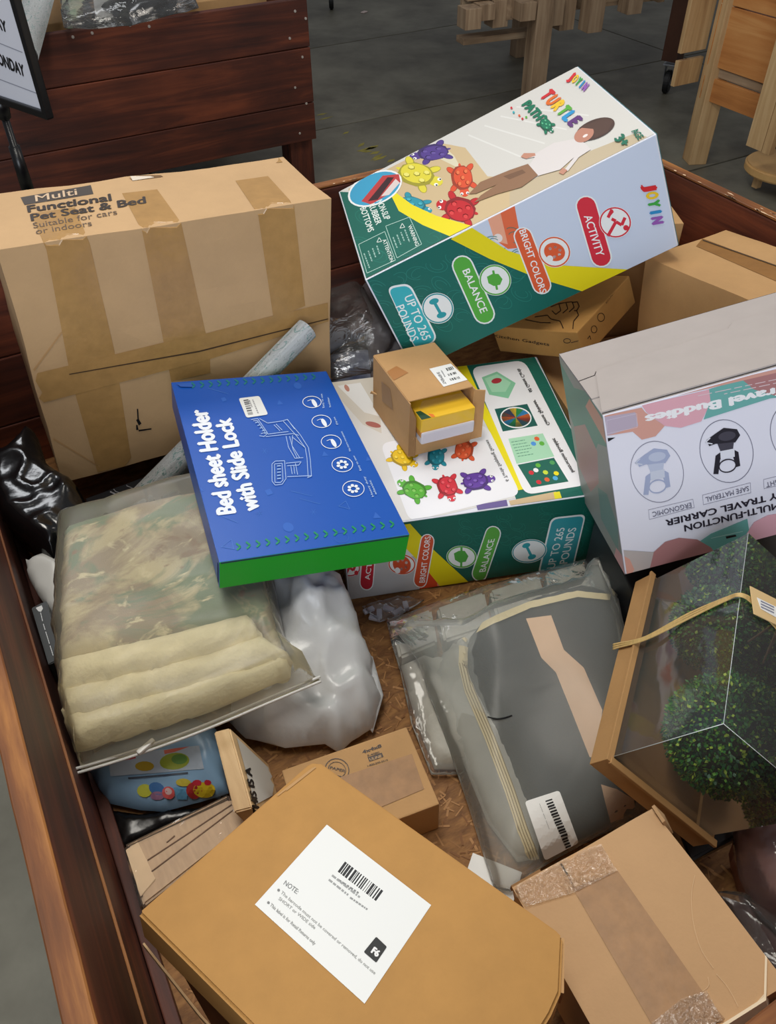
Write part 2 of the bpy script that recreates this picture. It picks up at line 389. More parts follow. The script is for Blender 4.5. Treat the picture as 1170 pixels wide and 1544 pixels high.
def text_on(name, bvh, items, parent, off=.0016):
    vs, fs, ms, idx = [], [], [], []
    for s_, a, b_, h, m, bo in items:
        v, f = text_px(s_, a, b_, h, bo); base = len(vs); ok = []; nv_ = max(1, len(v) // 5)
        if m not in ms: ms.append(m)
        for q in v:
            r = Vector(ray(*q)); hit = bvh.ray_cast(Vector(EYE), r)
            ok.append(hit[0] is not None); vs.append(tuple(hit[0] + (hit[1] if hit[1].dot(r) < 0 else -hit[1]) * (off + (.00003 * (len(ok) // nv_) if bo * 1.2 > .004 else 0))) if hit[0] else (0, 0, 0))
        for t_ in f:
            if all(ok[i] for i in t_):
                p3 = [Vector(vs[base + i]) for i in t_]; t_ = list(t_)
                if (p3[1] - p3[0]).cross(p3[2] - p3[0]).dot(p3[0] - Vector(EYE)) > 0: t_ = t_[::-1]
                fs.append([base + i for i in t_]); idx.append(ms.index(m))
    if not fs: return
    used = sorted({i for f in fs for i in f}); mp = {a: b for b, a in enumerate(used)}
    return put(name, [vs[i] for i in used], [[mp[i] for i in f] for f in fs], ms, parent, idx)
def ribbon(pts, w):
    o = []; pts = [np.array(p, float) for p in pts]; L_, R_ = [], []
    for i, p in enumerate(pts):
        d = pts[min(i + 1, len(pts) - 1)] - pts[max(0, i - 1)]; d /= np.linalg.norm(d) + 1e-9; nn = np.array([-d[1], d[0]]) * w / 2; L_.append(tuple(p + nn)); R_.append(tuple(p - nn))
    return L_ + R_[::-1]
def idw(bp, bz, x, y, p=3):
    d = np.hypot(bp[:, 0] - x, bp[:, 1] - y) + 1e-5; w = d ** -p; return float((w * bz).sum() / w.sum())
def ridge(x, y, f, seed, stretch=(1, 1), rot=0):
    c, s = math.cos(rot), math.sin(rot); u, v = (x * c - y * s) * stretch[0] * f, (x * s + y * c) * stretch[1] * f
    return (1 - min(1, abs(noise.noise(Vector((u, v, seed)))) * 2.4)) ** 2.2
def bag(name, outline, thick, m, parent=None, s=.012, edge=.05, wr=None, bottom=None, btm=.0, xmin=-0.112, label=None, uvflat=False, lift=0.0):
    """a soft sheet or filled pouch: rim points (photo x, y, height), bulging by thick inside; wr(x,y,d)=extra height; bottom: None (mirrored by btm) or a height"""
    o3 = [P(*q) for q in outline]; o2 = [(max(q.x, xmin), q.y, q.z) for q in o3]
    v, f, n, pts, ov = trimesh2d(o2, s); bp = np.array([(p[0], p[1]) for p in pts]); bz = np.array([p[2] for p in pts]); V = []; lo = []; N_ = len(v)
    for x, y in v:
        d = float(np.min(np.hypot(bp[:, 0] - x, bp[:, 1] - y))); t = min(1, d / edge); pr = math.sqrt(max(0, 1 - (1 - t) ** 2)); z = idw(bp, bz, x, y)
        e = wr(x, y, d) * min(1, .25 + d / .02) if wr else 0
        V.append((x, y, z + lift + thick * pr + e)); zb = (z - btm * pr) if bottom is None else z + (bottom - z) * min(1, t * 3); lo.append((x, y, min(zb, z + lift + thick * pr + e - .0008)))
    F_ = [list(t) if ((V[t[1]][0] - V[t[0]][0]) * (V[t[2]][1] - V[t[0]][1]) - (V[t[1]][1] - V[t[0]][1]) * (V[t[2]][0] - V[t[0]][0])) > 0 else list(t)[::-1] for t in f]
    ed = {}
    for t in F_:
        for i in range(3): ed[(t[i], t[(i + 1) % 3])] = 1
    side = [[a, a + N_, b + N_, b] for (a, b) in ed if (b, a) not in ed]
    o = put(name, V + lo, F_ + [[i + N_ for i in t[::-1]] for t in F_] + side, m, parent, None, True, label); return o
def hexa(name, top, bot, m, parent=None, bevel=.002, label=None):
    bm = bmesh.new(); a = [bm.verts.new(p) for p in top]; b2 = [bm.verts.new(p) for p in bot]; bm.faces.new(a); bm.faces.new(b2[::-1])
    for i in range(4): bm.faces.new([a[i], b2[i], b2[(i + 1) % 4], a[(i + 1) % 4]])
    bmesh.ops.recalc_face_normals(bm, faces=bm.faces[:])
    if bevel: bmesh.ops.bevel(bm, geom=bm.edges[:], offset=bevel, segments=2, affect='EDGES')
    return frombm(name, bm, m, parent, label=label)
def tube(name, pts, r, m, parent=None, n=8, label=None, flat=1.0):
    V, Fc = [], []; pts = [Vector(p) for p in pts]; 
    for i, p in enumerate(pts):
        d = (pts[min(i + 1, len(pts) - 1)] - pts[max(i - 1, 0)]).normalized(); u = d.cross(Vector((0, 0, 1))); u = u.normalized() if u.length > .01 else Vector((1, 0, 0)); w_ = d.cross(u)
        for k in range(n): a = 6.2832 * k / n; V.append(p + u * math.cos(a) * r + w_ * math.sin(a) * r * flat)
    for i in range(len(pts) - 1):
        for k in range(n): Fc.append([i * n + k, i * n + (k + 1) % n, (i + 1) * n + (k + 1) % n, (i + 1) * n + k])
    Fc.append(list(range(n))[::-1]); Fc.append([len(V) - n + k for k in range(n)]); return put(name, V, Fc, m, parent, None, True, label)
def cr(pts, k=8):
    """smooth curve through points"""
    p = [Vector(pts[0])] + [Vector(q) for q in pts] + [Vector(pts[-1])]; o = []
    for i in range(1, len(p) - 2):
        for j in range(k):
            t = j / k; o.append(.5 * ((2 * p[i]) + (p[i + 1] - p[i - 1]) * t + (2 * p[i - 1] - 5 * p[i] + 4 * p[i + 1] - p[i + 2]) * t * t + (3 * p[i] - p[i - 1] - 3 * p[i + 1] + p[i + 2]) * t ** 3))
    return o + [p[-2]]

# ---------------------------------------------------------------- setting: concrete floor in cast slabs
CONC = mat('concrete', (130, 127, 112), 0.55, var=(2.2, 0.30), bump=(90, 0.25), dark=(84, 80, 68))
fl = slab('floor', (1.2, 3.5, -0.06), (14, 14, 0.08), mat('joint_filler', (40, 38, 34), 0.9), bevel=0); fl['kind'] = 'structure'
ys = [-2.0, 1.33, 2.73, 4.13, 5.53, 6.93, 10.0]; xs = [-4.5, 0.9, 4.4, 8.0]
for i in range(len(ys) - 1):
    for j in range(len(xs) - 1):
        a, b, c, d = xs[j] + .006, xs[j + 1] - .006, ys[i] + .006, ys[i + 1] - .006
        slab('concrete_slab', ((a + b) / 2, (c + d) / 2, -0.01), (b - a, d - c, 0.02), CONC, fl, bevel=0.003)

rn0 = random.Random(3); VV, FF = [], []
for px, py in ((486, 172), (492, 178), (522, 200), (545, 218), (556, 224), (566, 230), (574, 238), (590, 242), (552, 228), (562, 222), (569, 236)):
    p = P(px, py, .0006); l, a = rn0.uniform(.03, .08), rn0.uniform(-.6, .6); n0 = len(VV); u, v = Vector((math.cos(a), math.sin(a), 0)) * l, Vector((-math.sin(a), math.cos(a), 0)) * rn0.uniform(.008, .018)
    VV += [p - u, p - v, p + u * .8, p + v]; FF.append([n0, n0 + 1, n0 + 2, n0 + 3])
o = put('worn_yellow_paint', VV, FF, mat('worn_yellow', (150, 140, 62), .7, var=(30, .3)), fl); o['kind'] = 'stuff'
def plank_wall(parent, p0, p1, zs, th, mats, side, name='plank'):
    """stacked horizontal boards from p0 to p1 (x,y); zs heights of the joints, top first"""
    ax = 0 if abs(p1[0] - p0[0]) > abs(p1[1] - p0[1]) else 1; L = abs(p1[ax] - p0[ax])
    for a, b in zip(zs, zs[1:]):
        c = [(p0[0] + p1[0]) / 2, (p0[1] + p1[1]) / 2, (a + b) / 2]; c[1 - ax] += side * th / 2 + random.uniform(-.0015, .0015)
        d = [L, th, a - b - .003] if ax == 0 else [th, L, a - b - .003]
        slab(name, c, d, mats[ax], parent, bevel=0.003)
    return
def nail(parent, c, n, r=0.004):
    """small bright nail head, axis along n"""
    bm = bmesh.new(); bmesh.ops.create_cone(bm, cap_ends=True, segments=8, radius1=r, radius2=r * .8, depth=.003)
    o = frombm('nail_head', bm, mat('nail_steel', (214, 206, 196), 0.35, 0.6), parent); o.matrix_basis = Matrix.Translation(c) @ Vector(n).to_track_quat('Z', 'Y').to_matrix().to_4x4()
    return o
# ---------------------------------------------------------------- the bin that holds the goods
X0, X1, Y0, Y1, ZR, ZF = -0.116, 1.438, 0.028, 1.645, 0.807, 0.325
b = thing('display_bin', 'dark-stained plank bin in the foreground heaped with boxed and bagged returns', 'bin', ((X0 + X1) / 2, (Y0 + Y1) / 2, 0))
plank_wall(b, (X0, Y0 - .024), (X0, Y1 + .024), [ZR, .545, .31], .024, DARKWOOD, -1)
plank_wall(b, (X1, Y0 - .024), (X1, Y1 + .024), [ZR, .56, .31], .024, DARKWOOD, 1)
plank_wall(b, (X0, Y1), (X1, Y1), [ZR - .012, .60, .44, .31], .024, DARKWOOD, 1)
plank_wall(b, (X0, Y0), (X1, Y0), [ZR, .56, .31], .024, DARKWOOD, -1)
slab('worn_edge', (X0 + .0012, (Y0 + Y1) / 2, .5448), (.0034, Y1 - Y0, .0045), RIMWOOD[1], b, bevel=.0008, label='paler worn plank edge'); slab('worn_edge', (X1 - .0012, (Y0 + Y1) / 2, .56), (.003, Y1 - Y0, .003), RIMWOOD[1], b, bevel=.0005, label='paler worn plank edge')
# OSB floor, with its pressed strands
OSB = mat('strand_board', (158, 112, 62), 0.7, var=(26, 0.3), bump=(110, 0.6), dark=(106, 68, 34), stretch=(1, 3, 1))
slab('floor_panel', ((X0 + X1) / 2, (Y0 + Y1) / 2, ZF - .008), (X1 - X0, Y1 - Y0, .016), OSB, b, bevel=0)
bm = bmesh.new(); rnd = random.Random(4)
for i in range(9500):
    x, y, a, l, wd = rnd.uniform(-.08, 1.40), rnd.uniform(.06, 1.15), rnd.uniform(0, 3.14), rnd.uniform(.008, .024), rnd.uniform(.0015, .004)
    z = ZF + rnd.uniform(.0003, .0012); c, s = math.cos(a) * l / 2, math.sin(a) * l / 2; nx, ny = -math.sin(a) * wd / 2, math.cos(a) * wd / 2
    f = bm.faces.new([bm.verts.new((x - c - nx, y - s - ny, z)), bm.verts.new((x + c - nx, y + s - ny, z + rnd.uniform(0, .0008))), bm.verts.new((x + c + nx, y + s + ny, z)), bm.verts.new((x - c + nx, y - s + ny, z))])
    f.material_index = rnd.randrange(3)
o = frombm('wood_strands', bm, [mat('strand_light', (170, 122, 70), .6), mat('strand_mid', (150, 104, 56), .65), mat('strand_dark', (128, 84, 44), .7)], b); o['kind'] = 'stuff'
# rim caps: worn, lighter top edges, slightly wavy outer edge
def rim(a, c, th, ax, z=ZR):
    bm = box_verts(((c[0] - a[0]) if ax == 0 else th, (c[1] - a[1]) if ax == 1 else th, .006), 0, 0)
    bmesh.ops.subdivide_edges(bm, edges=[e for e in bm.edges if e.calc_length() > .1], cuts=40)
    for v in bm.verts:
        q = v.co[ax]; k = noise.noise(Vector((q * 6, ax * 9 + a[0] * 7, v.co[1 - ax] * 90))) * .0022 + max(0, noise.noise(Vector((q * 23, 3, v.co[1 - ax] * 70))) - .35) * .012
        v.co[1 - ax] -= math.copysign(abs(k), v.co[1 - ax])
    bmesh.ops.bevel(bm, geom=[e for e in bm.edges if e.calc_face_angle(0) > .8], offset=.0015, segments=1, affect='EDGES')
    o = frombm('rim_edge', bm, RIMWOOD[ax], b, label='worn orange-brown top edge'); o.matrix_basis = Matrix.Translation(((a[0] + c[0]) / 2, (a[1] + c[1]) / 2, z + .003)); return o
rim((X0 - .012, Y0 - .024), (X0 - .012, Y1 + .024), .0245, 1); rim((X1 + .012, Y0 - .024), (X1 + .012, Y1 + .024), .0245, 1)
rim((X0, Y1 + .012), (X1, Y1 + .012), .0245, 0, ZR - .012); rim((X0, Y0 - .012), (X1, Y0 - .012), .0245, 0)
slab('batten', (X0 + .009, (Y0 + Y1) / 2, ZF + .012), (.018, Y1 - Y0 - .01, .024), DARKWOOD[1], b)
rn0 = random.Random(9); VV, FF = [], []
for k in range(46):
    if k < 34: x, y, z = X1 + rn0.choice((.0, .0, .012)), rn0.uniform(.7, 1.55), ZR + .0063
    else: x, y, z = rn0.uniform(.7, 1.35), Y1 + .001, ZR - .0057
    l, v_ = rn0.uniform(.003, .018), rn0.uniform(.0008, .0022); n0 = len(VV)
    q = [(-l, -v_), (l * .3, -v_ * 1.6), (l, 0), (l * .1, v_ * 1.3)]; VV += [((x + b_, y + a_, z) if k < 34 else (x + a_, y + b_, z)) for a_, b_ in q]; FF.append([n0, n0 + 1, n0 + 2, n0 + 3] if k >= 34 else [n0 + 3, n0 + 2, n0 + 1, n0])
o = put('rim_chips', VV, FF, mat('bare_wood_chip', (222, 186, 150), .7), b); o['kind'] = 'stuff'
for x in (X0 + .04, X1 - .04):
    for y in (Y0 + .04, Y1 - .04): slab('leg', (x, y, .151), (.085, .085, .302), DARKWOOD[2], b)

# ---------------------------------------------------------------- second bin at the back left
BY = 3.24; BX0, BX1, BY1, BZ = -.75, 1.437, 4.5, .805
t = thing('display_bin', 'dark-stained plank bin standing behind the large pet seat carton', 'bin', (.35, 3.8, 0))
plank_wall(t, (BX0, BY), (BX1, BY), [BZ, .64, .44, .295], .03, DARKWOOD, 1)
plank_wall(t, (BX1, BY + .03), (BX1, BY1), [BZ, .64, .44, .295], .03, DARKWOOD, -1)
plank_wall(t, (BX0, BY + .03), (BX0, BY1), [BZ, .64, .44, .295], .03, DARKWOOD, 1)
plank_wall(t, (BX0, BY1), (BX1, BY1), [BZ, .64, .44, .295], .03, DARKWOOD, 1)
slab('floor_panel', ((BX0 + BX1) / 2, (BY + BY1) / 2, .33), (BX1 - BX0 - .06, BY1 - BY - .06, .016), OSB, t)
for x in (BX0 + .06, BX1 - .055):
    for y in (BY + .085, BY1 - .06): slab('leg', (x, y, .1475), (.1, .1, .295), DARKWOOD[2], t)
for px, py in ((445, 17), (461, 28), (437, 58), (456, 86), (445, 132), (462, 156), (452, 201), (110, 56), (139, 50), (225, 40), (196, 38)): nail(t, PY(px, py, BY - .001), (0, -1, 0), .0055)

# ---------------------------------------------------------------- tables and crates in the background right
def post(name, x, y, z0, z1, m, parent, sx=.089, sy=.089, yaw=0): return slab(name, (x, y, (z0 + z1) / 2), (sx, sy, z1 - z0), m[2], parent, yawM(yaw), .004)
# pale table with grey pallet boards (left one)
pt = P(800, 172, 0); ya = math.radians(-8)
t = thing('pallet_table', 'weathered pallet table with a square post, behind the leaning turtle carton', 'table', (pt.x, pt.y, 0))
YW = yawM(ya)
def L2(o, x, y, z): return (o.x + x * YW[0][0] + y * YW[0][1], o.y + x * YW[1][0] + y * YW[1][1], z)
post('leg', *L2(pt, 0, 0, 0)[:2], 0, .95, GREYWOOD, t, .095, .095, ya); post('leg', *L2(pt, .45, 1.0, 0)[:2], 0, .45, GREYWOOD, t, .09, .09, ya)
for k in range(3): slab('stringer', L2(pt, -.15 + .45 * k, .62, .50), (.04, 1.15, .09), GREYWOOD[1], t, YW)
for k in range(8): slab('deck_board', L2(pt, .22, .12 + .15 * k, .56), (1.2, .10, .02), GREYWOOD[0], t, YW)
for k, (dx, h) in enumerate(((-.40, .09), (-.30, .07), (-.2, .12), (-.10, .08), (.09, .13), (.19, .17), (.30, .17), (.56, .12))):
    slab('block', L2(pt, dx, .0 + .05 * (k % 3), .545 - h / 2), (.085, .10, h), GREYWOOD[2], t, YW)
slab('side_rail', L2(pt, .22, .14, .50), (1.2, .03, .11), GREYWOOD[0], t, YW); slab('skid_board', L2(pt, -.16, .16, .36), (.42, .09, .03), GREYWOOD[0], t, YW)
# stained leg on a caster
q = P(1003, 140, 0); t = thing('rolling_table', 'dark brown table leg on a black caster, between the pale tables', 'table', (q.x, q.y, 0))
post('leg', q.x, q.y, .17, .75, [mat('brown_leg', (74, 44, 28), .6, var=(8, .25))] * 3, t, .09, .09, .35)
post('leg', q.x + 1.0, q.y + .5, .17, .75, [mat('brown_leg', (74, 44, 28), .6)] * 3, t, .09, .09, .35)
slab('table_top', (q.x + .6, q.y + .3, .77), (1.3, .75, .04), mat('brown_leg', (74, 44, 28), .6), t, yawM(.1))
def caster(x, y, z, parent, r=.06, rot=.6):
    def cyl(nm, rr, d, m, off=0):
        bm = bmesh.new(); bmesh.ops.create_cone(bm, cap_ends=True, segments=28, radius1=rr, radius2=rr, depth=d); bmesh.ops.bevel(bm, geom=[e for e in bm.edges if e.calc_face_angle(0) > .8], offset=d * .18, segments=2, affect='EDGES')
        o = frombm(nm, bm, m, parent); o.matrix_basis = Matrix.Translation((x, y, z + r)) @ Matrix.Rotation(rot, 4, 'Z') @ Matrix.Translation((0, off, 0)) @ Matrix.Rotation(math.pi / 2, 4, 'X'); return o
    cyl('wheel', r, .032, mat('black_rubber', (18, 18, 20), .6)); cyl('wheel_hub', r * .42, .036, mat('grey_plastic', (120, 122, 126), .4))
    for s in (-1, 1):
        bm = box_verts((.075, .004, r * 1.5), .001); 
        for v in bm.verts:
            if v.co.z < 0: v.co.x *= .3
        o = frombm('fork', bm, mat('zinc', (150, 154, 160), .3, .7), parent); o.matrix_basis = Matrix.Translation((x, y, z + r * 1.75)) @ Matrix.Rotation(rot, 4, 'Z') @ Matrix.Translation((0, s * .024, 0))
    slab('mounting_plate', (x, y, z + r * 2.55), (.09, .075, .008), mat('zinc', (150, 154, 160), .3, .7), parent, yawM(rot))
caster(q.x, q.y, 0, t); caster(q.x + 1.0, q.y + .5, 0, t)
q = P(500, 14, 0); t = thing('caster_wheel', 'black caster wheel on the concrete at the top edge, right of the back bin', 'wheel', (q.x, q.y, 0)); caster(q.x, q.y, 0, t, .065, 1.1)
o = slab('litter_scrap', tuple(P(549, 18, .004)), (.05, .03, .006), mat('scrap', (214, 196, 190), .7), None, yawM(.5)); tag(o, 'tiny pale paper scrap lying on the concrete near the caster wheel', 'litter')
# pale pine crate table on the right
pr = Vector((3.12, 2.86, 0)); t = thing('pine_table', 'new pale pine table frame with square post and varnished plank side, top right', 'table', (3.12, 2.86, 0)); ya = math.radians(-24); YW = yawM(ya)
pc = P(1046, 248, 0)
post('leg', pc.x + .03, pc.y + .03, 0, 1.35, RAWWOOD, t, .085, .095, ya)
# varnished plank side, running away from the camera, with corner boards
xs_ = 3.20
for a, b_, m in ((1.35, .93, ORANGEWOOD), (.926, .665, ORANGEWOOD), (.66, .425, ORANGEWOOD), (.42, .385, GREYWOOD), (.38, .285, ORANGEWOOD)):
    slab('plank', (xs_ + (.012 if m is GREYWOOD else 0), 2.36, (a + b_) / 2), (.022, .95, a - b_), m[1], t)
for a, b_ in ((1.35, .80), (.795, .47), (.44, .335)): slab('end_plank', (3.145, 2.90, (a + b_) / 2), (.15, .022, a - b_), RAWWOOD[2], t)
slab('leg', (3.10, 2.38, .72), (.045, .085, 1.0), RAWWOOD[2], t); slab('leg', (3.085, 2.31, .72), (.03, .04, 1.0), RAWWOOD[2], t)
slab('leg', (4.1, 2.8, .675), (.09, .09, 1.35), RAWWOOD[2], t); slab('leg', (4.1, 1.9, .675), (.09, .09, 1.35), RAWWOOD[2], t); slab('leg', (3.15, 1.86, .675), (.09, .09, 1.35), RAWWOOD[2], t)
slab('table_top', (3.6, 2.35, 1.37), (1.15, 1.1, .03), RAWWOOD[0], t)
# round plywood stool seat low behind
q = PX(1178, 250, 3.3); bm = bmesh.new(); bmesh.ops.create_cone(bm, cap_ends=True, segments=48, radius1=.17, radius2=.17, depth=.04)
bmesh.ops.bevel(bm, geom=[e for e in bm.edges if e.calc_face_angle(0) > .8], offset=.008, segments=3, affect='EDGES')
t = thing('round_stool', 'round pale plywood stool seat under the pine table at the right edge', 'stool', (q.x, q.y, 0))
o = frombm('seat', bm, mat('plywood', (206, 164, 104), .5, var=(12, .12)), t); o.matrix_basis = Matrix.Translation((q.x, q.y - .02, q.z))
for k in range(3):
    a = k * 2.09 + .5; slab('leg', (q.x + .1 * math.cos(a), q.y - .02 + .1 * math.sin(a), q.z / 2), (.03, .03, max(q.z - .03, .04)), RAWWOOD[2], t)

# ---------------------------------------------------------------- weekly sign on a pole between the bins
Cn = PY(80, 178, 2.02); hx = Vector((.39, -.92, 0)).normalized(); hy = Vector((-hx.y, hx.x, 0)); SM = [[hx.x, hy.x, 0], [hx.y, hy.y, 0], [0, 0, 1]]
SW, SH = .46, .40; sc = Cn - hx * SW / 2 + Vector((0, 0, SH / 2))
t = thing('price_sign', 'white weekday sign in a black frame on a black pole, top left corner', 'sign', (sc.x, sc.y, 0))
blk = mat('black_plastic', (16, 16, 18), 0.32)
slab('backing', sc, (SW, .006, SH), blk, t, SM)
sf = sc - hy * .006
SIG = mat('sign_card', (226, 228, 238), 0.5); slab('sign_card', sf, (SW - .03, .004, SH - .03), SIG, t, SM)
for s_ in (-1, 1):
    slab('frame_side', sf + hx * s_ * (SW / 2 - .007), (.017, .018, SH), blk, t, SM, .003); slab('frame_rail', sf + Vector((0, 0, s_ * (SH / 2 - .007))), (SW, .018, .017), blk, t, SM, .003)
S = Sheet(sf, SM, (SW - .03, .004, SH - .03), 'front')
S.line([(-70, 37), (17 + 17, 79)], 1.2, (150, 152, 165)); S.line([(-60, 97), (62, 143)], 1.2, (150, 152, 165))
S.text('SUNDAY', (-36, 29), (12, 49), (-4, -17), BLACK, .045); S.text('MONDAY', (-10, 92), (39, 116), (-4, -18), BLACK, .045); S.build('printed_days', t)
pb_ = PY(6, 170, 2.02 + .2)
pc_ = Vector((sc.x, sc.y, 0)) - hy * -.012
def rod(name, x, y, z0, z1, r, m, parent, r2=None):
    bm = bmesh.new(); bmesh.ops.create_cone(bm, cap_ends=True, segments=24, radius1=r, radius2=r2 or r, depth=z1 - z0); bmesh.ops.bevel(bm, geom=[e for e in bm.edges if e.calc_face_angle(0) > .8], offset=min(r * .2, .003), segments=2, affect='EDGES')
    o = frombm(name, bm, m, parent, True); o.matrix_basis = Matrix.Translation((x, y, (z0 + z1) / 2)); return o
zb = sc.z - SH / 2
rod('pole', pc_.x, pc_.y, .02, zb + .02, .009, blk, t); rod('clamp', pc_.x, pc_.y, zb - .05, zb + .005, .014, blk, t, .022); rod('collar', pc_.x, pc_.y, zb - .22, zb - .11, .0155, blk, t, .0135); rod('collar_ring', pc_.x, pc_.y, zb - .235, zb - .22, .0185, blk, t); rod('base', pc_.x, pc_.y, 0, .02, .13, blk, t)
print('SIGN', proj(pc_ + Vector((0, 0, zb))), proj(pc_ + Vector((0, 0, zb - .2))))
# ---------------------------------------------------------------- cartons: measured centre, axes and size of each
B = {
'pet':([0.3269, 1.5176, 0.6595],[[0.9977, 0.0222, 0.0645], [-0.0217, 0.9997, -0.0078], [-0.0647, 0.0064, 0.9979]],[0.5963, 0.2351, 0.4946]),
'toy2':([0.7021, 1.0421, 0.4393],[[0.9418, 0.3338, -0.0391], [-0.3352, 0.9414, -0.0366], [0.0246, 0.0476, 0.9986]],[0.4755, 0.4196, 0.1974]),
'blue':([0.354, 1.0536, 0.5949],[[0.9747, 0.1713, 0.1437], [-0.1683, 0.9852, -0.0332], [-0.1472, 0.0081, 0.9891]],[0.3037, 0.4834, 0.057]),
'toy1':([0.9867, 1.3346, 0.7947],[[0.8656, 0.336, -0.3713], [-0.3043, 0.9418, 0.1429], [0.3977, -0.0106, 0.9174]],[0.5659, 0.4175, 0.2312]),
'trav':([0.9414, 0.6514, 0.7192],[[0.9076, 0.3993, -0.1298], [-0.352, 0.8921, 0.2832], [0.2289, -0.2113, 0.9502]],[0.3948, 0.2343, 0.2883]),
'box3':([0.3894, 0.1396, 0.5157],[[0.9856, 0.0893, -0.1436], [-0.0744, 0.9916, 0.106], [0.1518, -0.0938, 0.984]],[0.1884, 0.2087, 0.2]),
'F6':([0.1031, 0.261, 0.6825],[[0.3775, 0.9162, 0.1345], [-0.9219, 0.358, 0.1484], [0.0878, -0.18, 0.9797]],[0.3541, 0.2481, 0.0415]),
'small':([0.6681, 1.0946, 0.5995],[[0.9938, 0.1057, 0.0347], [-0.1061, 0.9943, 0.0094], [-0.0335, -0.013, 0.9994]],[0.1287, 0.1728, 0.1197]),
'kitchen':([1.0752, 1.1871, 0.6144],[[0.288, 0.9146, -0.2837], [-0.9023, 0.3585, 0.2396], [0.3209, 0.1869, 0.9285]],[0.22, 0.2069, 0.0654]),
'tapebox':([1.2979, 0.8988, 0.6277],[[-0.0001, 0.9997, -0.0232], [-0.9933, 0.0025, 0.1152], [0.1152, 0.023, 0.9931]],[0.35, 0.2171, 0.3]),
'b448':([0.2358, 0.5377, 0.3673],[[0.9879, 0.1518, -0.0319], [-0.1526, 0.988, -0.0234], [0.028, 0.028, 0.9992]],[0.2, 0.1325, 0.0847]),
'plant':([0.7097, 0.3414, 0.587],[[0.5119, 0.7793, 0.3613], [-0.6325, 0.6266, -0.4553], [-0.5813, 0.0046, 0.8137]],[0.1902, 0.3338, 0.1745]),
}
def W(k, x, y, z):
    """point at fractions (-1..1) of box k"""
    c, M, d = B[k]; l = (x * d[0] / 2, y * d[1] / 2, z * d[2] / 2)
    return Vector([c[i] + sum(M[i][j] * l[j] for j in range(3)) for i in range(3)])
def Q(k, face): return [proj(W(k, *q)) for q in FACES[face]]
def zoomf(ox, oy, s): return lambda x, y: (ox + x / s, oy + y / s)
def carton(key, name, label, cat, m, warp=.0015, cuts=0, bevel=.0025, fm=None, d=None, c=None, group=None):
    c0, M, d0 = B[key]; c = c or c0; d = d or d0; t = thing(name, label, cat, c, group)
    return t, slab('carton_body', c, d, m, t, M, bevel, warp=warp, cuts=cuts, fm=fm)

# ---- pet seat carton
t, bd = carton('pet', 'pet_seat_carton', 'large taped brown pet seat and bed carton standing upright at the left back', 'box', CARD_PALE, warp=.004, cuts=10)
bv = bvh_of(bd)
drape('packing_tape', bv, [([(47, 322), (113, 313), (135, 367), (172, 527), (199, 700), (147, 712), (107, 572), (70, 377)], TAPE)], t)
drape('packing_tape', bv, [([(184, 292), (237, 286), (273, 336), (316, 529), (317, 562), (258, 575), (214, 348)], TAPE)], t)
drape('packing_tape', bv, [([(355, 273), (404, 266), (443, 309), (460, 461), (412, 480), (389, 324)], TAPE)], t)
drape('packing_tape', bv, [([(387, 240), (420, 238), (426, 245), (396, 248)], TAPE)], t)
drape('packing_tape', bv, [([(36, 567), (255, 514), (305, 504), (402, 478), (494, 456), (495, 484), (310, 543), (258, 556), (56, 609)], TAPE)], t, off=.0013)
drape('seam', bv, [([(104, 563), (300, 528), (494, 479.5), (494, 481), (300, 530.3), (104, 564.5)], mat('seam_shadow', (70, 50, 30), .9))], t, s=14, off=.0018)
for i, (y0, y1) in enumerate(((560, 0), )): drape('crease', bv, [([(50, 557), (92, 500), (94, 501), (52, 559)], CARD)], t); drape('crease', bv, [([(72, 655), (150, 702), (150, 704), (71, 657)], CARD)], t)
GR1, GR2, TN = ink((58, 48, 42)), ink((96, 78, 62)), ink((214, 186, 154))
drape('printed_band', bv, [([(31, 298), (137, 279.5), (141, 293), (37, 309.5)], ink((74, 66, 60)))], t, off=.0006, s=5)
TXT = [('Multi', (54, 305), (117, 294.5), (-1.5, -9.5), TN, .006), ('Functional', (42, 321), (169, 303), (-2, -10), GR1, .028), ('Pet Seat & Bed', (47, 334), (221, 307), (-2, -10), GR1, .028), ('Suitable for cars', (51, 345), (177, 324), (-2, -8), GR2, .0), ('or indoors', (55, 354), (139, 341), (-2, -8), GR2, .0)]
drape('torn_sticker', bv, [([(184, 262), (236, 256.5), (242, 259), (246, 267), (200, 273), (194, 268)], ink((120, 88, 52))), ([(192, 265), (238, 258), (246, 266), (200, 273)], ink((228, 214, 196)))], t, s=6)
text_on('printed_text', bv, TXT, t, .0013)
drape('printed_mark', bv, [([(206, 616), (208, 616), (209, 632), (207, 633)], BLACK), ([(205, 633), (208, 630), (213, 638), (209, 641)], BLACK), ([(205, 648), (228, 645), (228, 647), (209, 650), (207, 640), (205, 640)], BLACK)], t, s=5, off=.0014)

